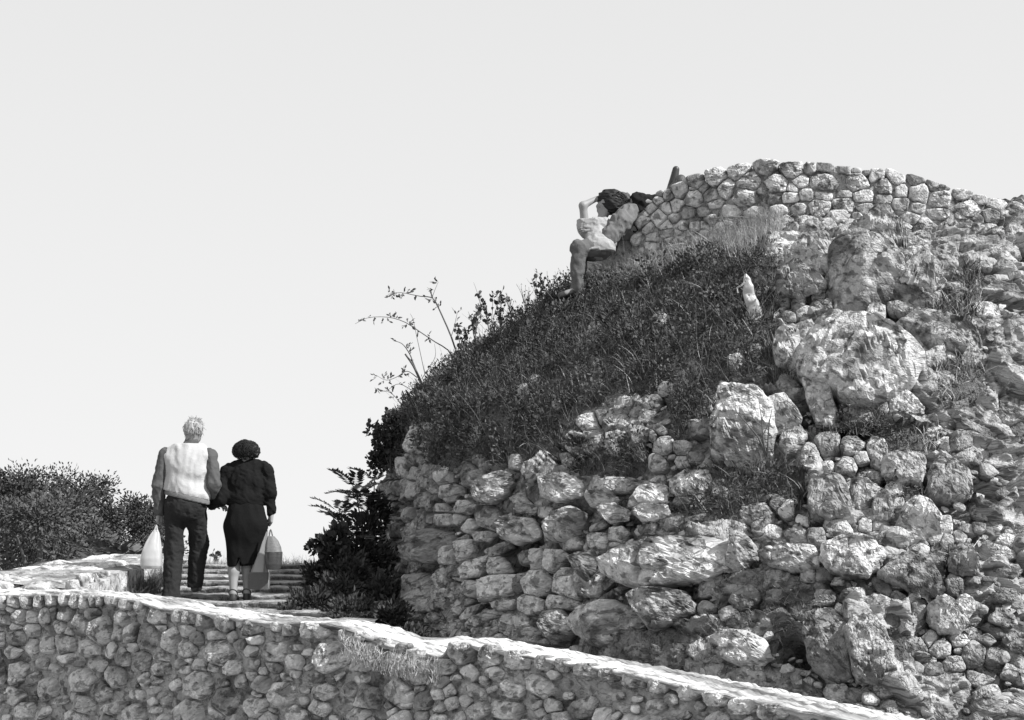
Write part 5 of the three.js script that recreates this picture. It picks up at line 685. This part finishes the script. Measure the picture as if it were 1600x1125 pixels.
  for (let k = 0; k < 420; k++) { const d = V(r() - 0.5, r() - 0.42, r() - 0.35).normalize(), p = V(-0.012 + d.x * 0.122, 1.472 + d.y * 0.09, 0.01 + d.z * 0.115), pts = [], a = r() * TAU, R = 0.008 + 0.009 * r(), e1 = V(Math.cos(a), Math.sin(a), 0.3).cross(d).normalize(), e2 = d.clone().cross(e1); for (let i = 0; i <= 7; i++) { const t = i / 7 * 5.5; pts.push(p.clone().addScaledVector(e1, R * Math.cos(t)).addScaledVector(e2, R * Math.sin(t)).addScaledVector(d, 0.008 + i * 0.0014)); } hs.push(tubeGeo(pts, pts.map((_, i) => 0.0035 - i * 0.0003), 4)); }
  strands(hs, darkHair, g);
}
// --- bags ---
function sack(rows, seed, opt = {}) { // rows of [height, half width, half depth, shift x]: a soft bag narrowing to its handles
  return gridGeo(40, 46, (u, v) => { const f = v * (rows.length - 1), i = Math.min(rows.length - 2, Math.floor(f)), t = f - i, A = rows[i], B = rows[i + 1], y = lerp(A[0], B[0], t), w = lerp(A[1], B[1], t), d = lerp(A[2], B[2], t), sx = lerp(A[3] || 0, B[3] || 0, t), a = u * TAU, fold = 1 + (opt.fold ?? 0.12) * fbm(Math.cos(a) * 2.2 + seed, y * 5, Math.sin(a) * 2.2, 3) + 0.09 * Math.sin(a * 7 + seed + y * 5) * v * v; const e = 0.75, ca = Math.cos(a), sa = Math.sin(a); return [sx + Math.sign(ca) * Math.pow(Math.abs(ca), e) * w * fold, y, Math.sign(sa) * Math.pow(Math.abs(sa), e) * d * fold, u, v]; });
}
const plastic = (v) => new THREE.MeshPhysicalMaterial({ color: grey(v), roughness: 0.4, transmission: 0.25, thickness: 0, side: THREE.DoubleSide });
{
  const S = at(236, 889, MAND - 0.05), g = thing('carrier_bag', 'thin white plastic carrier bag hanging from the man\'s hand', 'bag', S.toArray());
  part('bag_body', sack([[0.012, 0.02, 0.02, 0], [0.0, 0.085, 0.06, 0], [0.03, 0.1, 0.075], [0.1, 0.1, 0.08, 0.0], [0.18, 0.092, 0.07, 0.005], [0.26, 0.07, 0.05, 0.012], [0.33, 0.045, 0.03, 0.025], [0.375, 0.024, 0.014, 0.034]], 2), plastic(0.55), g);
  for (const z of [-0.012, 0.014]) part('handle', tubeGeo(curve([V(0.02, 0.36, z), V(0.038, 0.42, z * 0.5), V(0.05, 0.36, z)], 8), [0.008, 0.007, 0.006, 0.006, 0.006, 0.006, 0.006, 0.007, 0.008], 6), plastic(0.55), g);
  part('carton', new THREE.BoxGeometry(0.13, 0.15, 0.08).translate(0.012, 0.095, 0), cloth(0.45), g);
}
{
  const S = at(405, 921, WOMD - 0.02), g = thing('carrier_bag', 'crumpled plastic bag with a dark box in it, nearest the woman\'s leg', 'bag', S.toArray());
  part('bag_body', sack([[0.012, 0.02, 0.02], [0.0, 0.088, 0.06], [0.06, 0.092, 0.065], [0.14, 0.09, 0.064, -0.004], [0.17, 0.085, 0.06, 0], [0.28, 0.066, 0.045, 0.012], [0.4, 0.042, 0.03, 0.03], [0.5, 0.028, 0.02, 0.046], [0.56, 0.022, 0.016, 0.052]], 5, { fold: 0.2 }), plastic(0.34), g);
  part('box', new THREE.BoxGeometry(0.185, 0.165, 0.135).translate(-0.001, 0.084, 0), cloth(0.11), g);
  part('handle', tubeGeo(curve([V(0.035, 0.54, 0.01), V(0.055, 0.6, 0), V(0.07, 0.54, -0.01)], 8), 0.007, 6), plastic(0.34), g);
}
{
  const S = at(427, 890, WOMD - 0.16), g = thing('handbag', 'rounded dark handbag with a paler top, hanging outside the carrier bag', 'bag', S.toArray());
  part('bag_body', sack([[0.01, 0.02, 0.02], [0.0, 0.065, 0.05], [0.05, 0.078, 0.06], [0.12, 0.082, 0.062, -0.002], [0.17, 0.08, 0.06, -0.004]], 8, { fold: 0.06 }), cloth(0.05, 0.5), g);
  part('bag_top', sack([[0.168, 0.08, 0.06, -0.004], [0.22, 0.074, 0.05, -0.008], [0.28, 0.055, 0.035, -0.018], [0.32, 0.03, 0.02, -0.03]], 9, { fold: 0.14 }), cloth(0.16, 0.5), g);
  part('handle', tubeGeo(curve([V(-0.05, 0.3, 0), V(-0.035, 0.385, 0), V(-0.01, 0.3, 0)], 8), 0.007, 6), cloth(0.14, 0.5), g);
}
// --- the pair on the wall ---
const PAIRD = 13.0;
{
  const S = at(930, 395, PAIRD), g = thing('person', 'person in pale T-shirt and jeans on the wall end, one arm raised to the head', 'person', S.toArray());
  const hc = [0.12, 0.525, -0.12], F = [-0.85, -0.5, 0.15];
  const sh = [-0.09, 0.27, -0.12], el = [-0.115, 0.505, -0.07], wr = [0.03, 0.595, -0.13];
  const bodyParts = [...headParts(hc, F, 0.98), limb([0.05, 0.3, -0.1], [0.105, 0.46, -0.12], 0.05, 0.047), egg([0.02, 0.2, -0.06], [0.12, 0.17, 0.1]), egg([0.02, 0.02, 0], [0.13, 0.1, 0.12]), ...chain([sh, el, wr], [0.047, 0.039, 0.026]), ...chain([[0.12, 0.27, -0.02], [0.17, 0.08, 0.06], [0.02, 0.02, 0.14]], [0.045, 0.038, 0.027]), ...chain([[-0.02, 0.03, 0.04], [-0.18, 0.02, 0.14], [-0.2, -0.4, 0.12]], [0.07, 0.052, 0.036]), ...chain([[-0.02, 0.03, -0.06], [-0.16, 0.05, -0.06], [-0.17, -0.38, -0.08]], [0.07, 0.052, 0.036]), limb([-0.2, -0.4, 0.12], [-0.3, -0.44, 0.13], 0.032, 0.03), limb([-0.17, -0.38, -0.08], [-0.27, -0.42, -0.08], 0.032, 0.03)];
  part('body', mergeGeometries([netGeo(bodyParts, 0.011, 0.028), netGeo(hand(wr, [0.9, 0.2, 0.0], [-0.2, 0.9, 0.2], [0.1, 0.3, -0.9], 0.45, 0.95), 0.004, 0.006), netGeo(hand([0.02, 0.02, 0.14], [-0.9, -0.1, 0.1], [0, 0.9, 0.4], [0, 0.3, -0.9], 0.4, 0.95), 0.004, 0.006)]), skin, g);
  eyes(hc, F, 0.98, g);
  part('t_shirt', netGeo([limb([0.03, 0.06, 0.02], [0.035, 0.27, -0.08], 0.135, 0.118), limb([-0.06, 0.275, -0.11], [0.11, 0.285, -0.06], 0.075, 0.075), limb(sh, [-0.105, 0.36, -0.105], 0.076, 0.074), limb([0.08, 0.03, 0.04], [0.0, 0.03, 0.03], 0.12, 0.12)], 0.009, 0.06, (d, x, y, z) => Math.max(Math.max(d + 0.02 * crease(x, y, z, 7) + 0.012 * crease(x, y * 1.4, z, 15), -0.01 + 0.1 * (x - 0.05) - y), x < -0.03 ? y - 0.365 : -9)), cloth(0.34), g);
  part('jeans', netGeo([egg([0.01, 0.02, 0.01], [0.15, 0.1, 0.14]), ...chain([[-0.01, 0.03, 0.05], [-0.175, 0.02, 0.14], [-0.195, -0.38, 0.12]], [0.1, 0.078, 0.062]), ...chain([[-0.01, 0.03, -0.06], [-0.15, 0.05, -0.06], [-0.165, -0.36, -0.08]], [0.1, 0.078, 0.062])], 0.011, 0.03, folds(0.026, 9)), cloth(0.11), g);
  for (const a of [[-0.2, -0.41, 0.12], [-0.17, -0.39, -0.08]]) part('shoe', netGeo([limb(a, [a[0] - 0.15, a[1] - 0.05, a[2]], 0.04, 0.034)], 0.009, 0.02), shoeMat, g);
  const r = rngOf(23), hs = [netGeo([egg([0.17, 0.585, -0.12], [0.14, 0.105, 0.115]), egg([0.2, 0.52, -0.1], [0.115, 0.105, 0.105])], 0.009, 0.03, (d, x, y, z) => d + 0.02 * noise(x * 18 + y * 20, y * 44, z * 30))];
  for (let k = 0; k < 220; k++) { const d = V(r() - 0.4, r() - 0.3, r() - 0.4).normalize(), p = V(0.18 + d.x * 0.13, 0.565 + d.y * 0.105, -0.12 + d.z * 0.11), t = V(0.8, -0.5 + (r() - 0.5) * 0.8, (r() - 0.5) * 0.5), L = 0.04 + 0.05 * r(); hs.push(tubeGeo([p, p.clone().addScaledVector(t, L * 0.5).addScaledVector(d, 0.012), p.clone().addScaledVector(t, L).addScaledVector(d, 0.004)], [0.004, 0.0035, 0.001], 4)); }
  strands(hs, darkHair, g);
}
{
  const S = at(985, 345, PAIRD + 0.1), g = thing('person', 'person in a grey jacket reclining along the wall, dark boots propped up', 'person', S.toArray());
  const hc = [-0.085, 0.2, -0.13], F = [-0.75, -0.3, -0.6], kn = [0.12, 0.26, -0.12];
  const bodyParts = [...headParts(hc, F, 0.98), limb([-0.02, 0.08, -0.1], [-0.07, 0.14, -0.12], 0.05, 0.047), egg([0.0, 0.0, -0.1], [0.12, 0.18, 0.1], [0, 0, -0.5]), egg([0.06, -0.04, -0.1], [0.12, 0.12, 0.11]), ...chain([[0.0, 0.1, 0.0], [-0.22, -0.2, 0.14], [-0.4, -0.12, 0.12]], [0.047, 0.04, 0.028]), ...chain([[-0.04, 0.06, -0.2], [-0.2, -0.08, -0.22], [-0.36, -0.05, -0.1]], [0.047, 0.04, 0.028]), ...chain([[0.06, -0.02, -0.06], [0.06, 0.2, 0.02], [0.3, 0.2, -0.02], [0.36, 0.22, -0.03]], [0.07, 0.056, 0.04, 0.035]), ...chain([[0.06, -0.02, -0.16], [0.14, 0.22, -0.18], [0.42, 0.3, -0.14]], [0.07, 0.055, 0.036])];
  part('body', mergeGeometries([netGeo(bodyParts, 0.011, 0.028), netGeo(hand([-0.4, -0.12, 0.12], [-0.9, 0.1, 0], [0, 0.4, 0.9], [0, 0.9, -0.2], 0.5, 0.95), 0.004, 0.006), netGeo(hand([-0.36, -0.05, -0.1], [-0.9, 0.1, 0.2], [0, 0.9, 0.2], [0, 0.2, 0.9], 0.5, 0.95), 0.004, 0.006)]), skin, g);
  eyes(hc, F, 0.98, g);
  part('jacket', netGeo([egg([-0.0, 0.0, -0.1], [0.15, 0.2, 0.13], [0, 0, -0.5]), egg([0.05, 0.05, -0.06], [0.1, 0.16, 0.1], [0, 0, -0.3]), ...chain([[0.01, 0.1, 0.0], [-0.1, -0.04, 0.1], [-0.225, -0.2, 0.15], [-0.33, -0.16, 0.13]], [0.1, 0.105, 0.085, 0.06]), ...chain([[-0.04, 0.06, -0.2], [-0.2, -0.08, -0.22], [-0.33, -0.06, -0.12]], [0.09, 0.075, 0.055])], 0.011, 0.03, folds(0.034, 8)), cloth(0.15), g);
  part('trousers', netGeo([egg([0.07, -0.02, -0.1], [0.13, 0.12, 0.13]), ...chain([[0.06, -0.02, -0.06], [0.07, 0.21, 0.02], [0.26, 0.2, -0.02], [0.33, 0.2, -0.03]], [0.095, 0.07, 0.06, 0.05]), ...chain([[0.06, -0.02, -0.16], [0.14, 0.22, -0.18], [0.4, 0.28, -0.14]], [0.095, 0.07, 0.058])], 0.011, 0.03, folds(0.03, 10)), cloth(0.016), g);
  part('boot', netGeo([limb([0.36, 0.23, -0.13], [0.44, 0.36, -0.12], 0.05, 0.048), limb([0.44, 0.35, -0.12], [0.462, 0.42, -0.1], 0.05, 0.045), limb([0.45, 0.4, -0.1], [0.482, 0.56, -0.08], 0.05, 0.036)], 0.008, 0.02, (d, x, y, z) => Math.max(d, (x - 0.485) * 0.97 - (y - 0.45) * 0.12 - 0.02)), shoeMat, g);
  part('boot', netGeo([limb([0.35, 0.24, -0.02], [0.47, 0.36, 0.0], 0.05, 0.055), egg([0.51, 0.4, 0.0], [0.066, 0.085, 0.06], [0, 0, -0.3])], 0.008, 0.02), cloth(0.05, 0.5), g);
  const r = rngOf(29), hs = [netGeo([egg([-0.07, 0.235, -0.12], [0.1, 0.092, 0.1]), egg([-0.04, 0.19, -0.11], [0.085, 0.09, 0.09])], 0.009, 0.03, (d, x, y, z) => d + 0.02 * noise(x * 30, y * 26, z * 30))];
  for (let k = 0; k < 160; k++) { const d = V(r() - 0.35, r() - 0.3, r() - 0.4).normalize(), p = V(-0.065 + d.x * 0.1, 0.22 + d.y * 0.095, -0.12 + d.z * 0.1), t = V(0.2, -0.9, (r() - 0.5) * 0.5), L = 0.03 + 0.04 * r(); hs.push(tubeGeo([p, p.clone().addScaledVector(t, L * 0.5).addScaledVector(d, 0.012), p.clone().addScaledVector(t, L).addScaledVector(d, 0.006)], [0.004, 0.0035, 0.001], 4)); }
  strands(hs, brownHair, g);
}
// --- litter on the slope ---
{
  const h = hitHill(1174, 470), S = h.p.clone().addScaledVector(h.n, 0.3), g = thing('plastic_bag', 'empty white plastic bag caught in the weeds of the slope', 'litter', S.toArray()), D = -S.z;
  const L = (px, py, o = 0) => at(px, py, D - o).sub(S), rows = [[1165, 428, 1], [1167, 436, 5], [1169, 446, 7], [1170, 458, 8], [1174, 470, 9.5], [1178, 482, 10], [1182, 493, 9], [1184, 503, 8], [1183, 512, 4]];
  const pg = gridGeo(26, 40, (u, v) => { const f = v * (rows.length - 1), i = Math.min(rows.length - 2, Math.floor(f)), t = f - i, A = rows[i], B = rows[i + 1], c = L(lerp(A[0], B[0], t), lerp(A[1], B[1], t)), w = lerp(A[2], B[2], t) / 157, a = u * TAU, k = 1 + 0.12 * fbm(Math.cos(a) * 2, v * 6, Math.sin(a) * 2, 3); return [c.x + Math.cos(a) * w * k, c.y + 0.02 * noise(u * 8, v * 8, 2), c.z + Math.sin(a) * w * 0.45 * k + 0.02 * noise(v * 9, u * 3, 5), u, v]; });
  part('bag_body', pg, plastic(0.5), g);
  part('handle', tubeGeo(curve([L(1166, 434), L(1161, 444), L(1153, 449), L(1150, 451)], 10), [...Array(11)].map((_, i) => 0.012 - 0.0006 * i), 5), plastic(0.5), g);
  part('handle', tubeGeo(curve([L(1152, 449), L(1152, 454), L(1153, 458)], 6), 0.006, 5), plastic(0.5), g);
}
renderer.render(scene, camera);
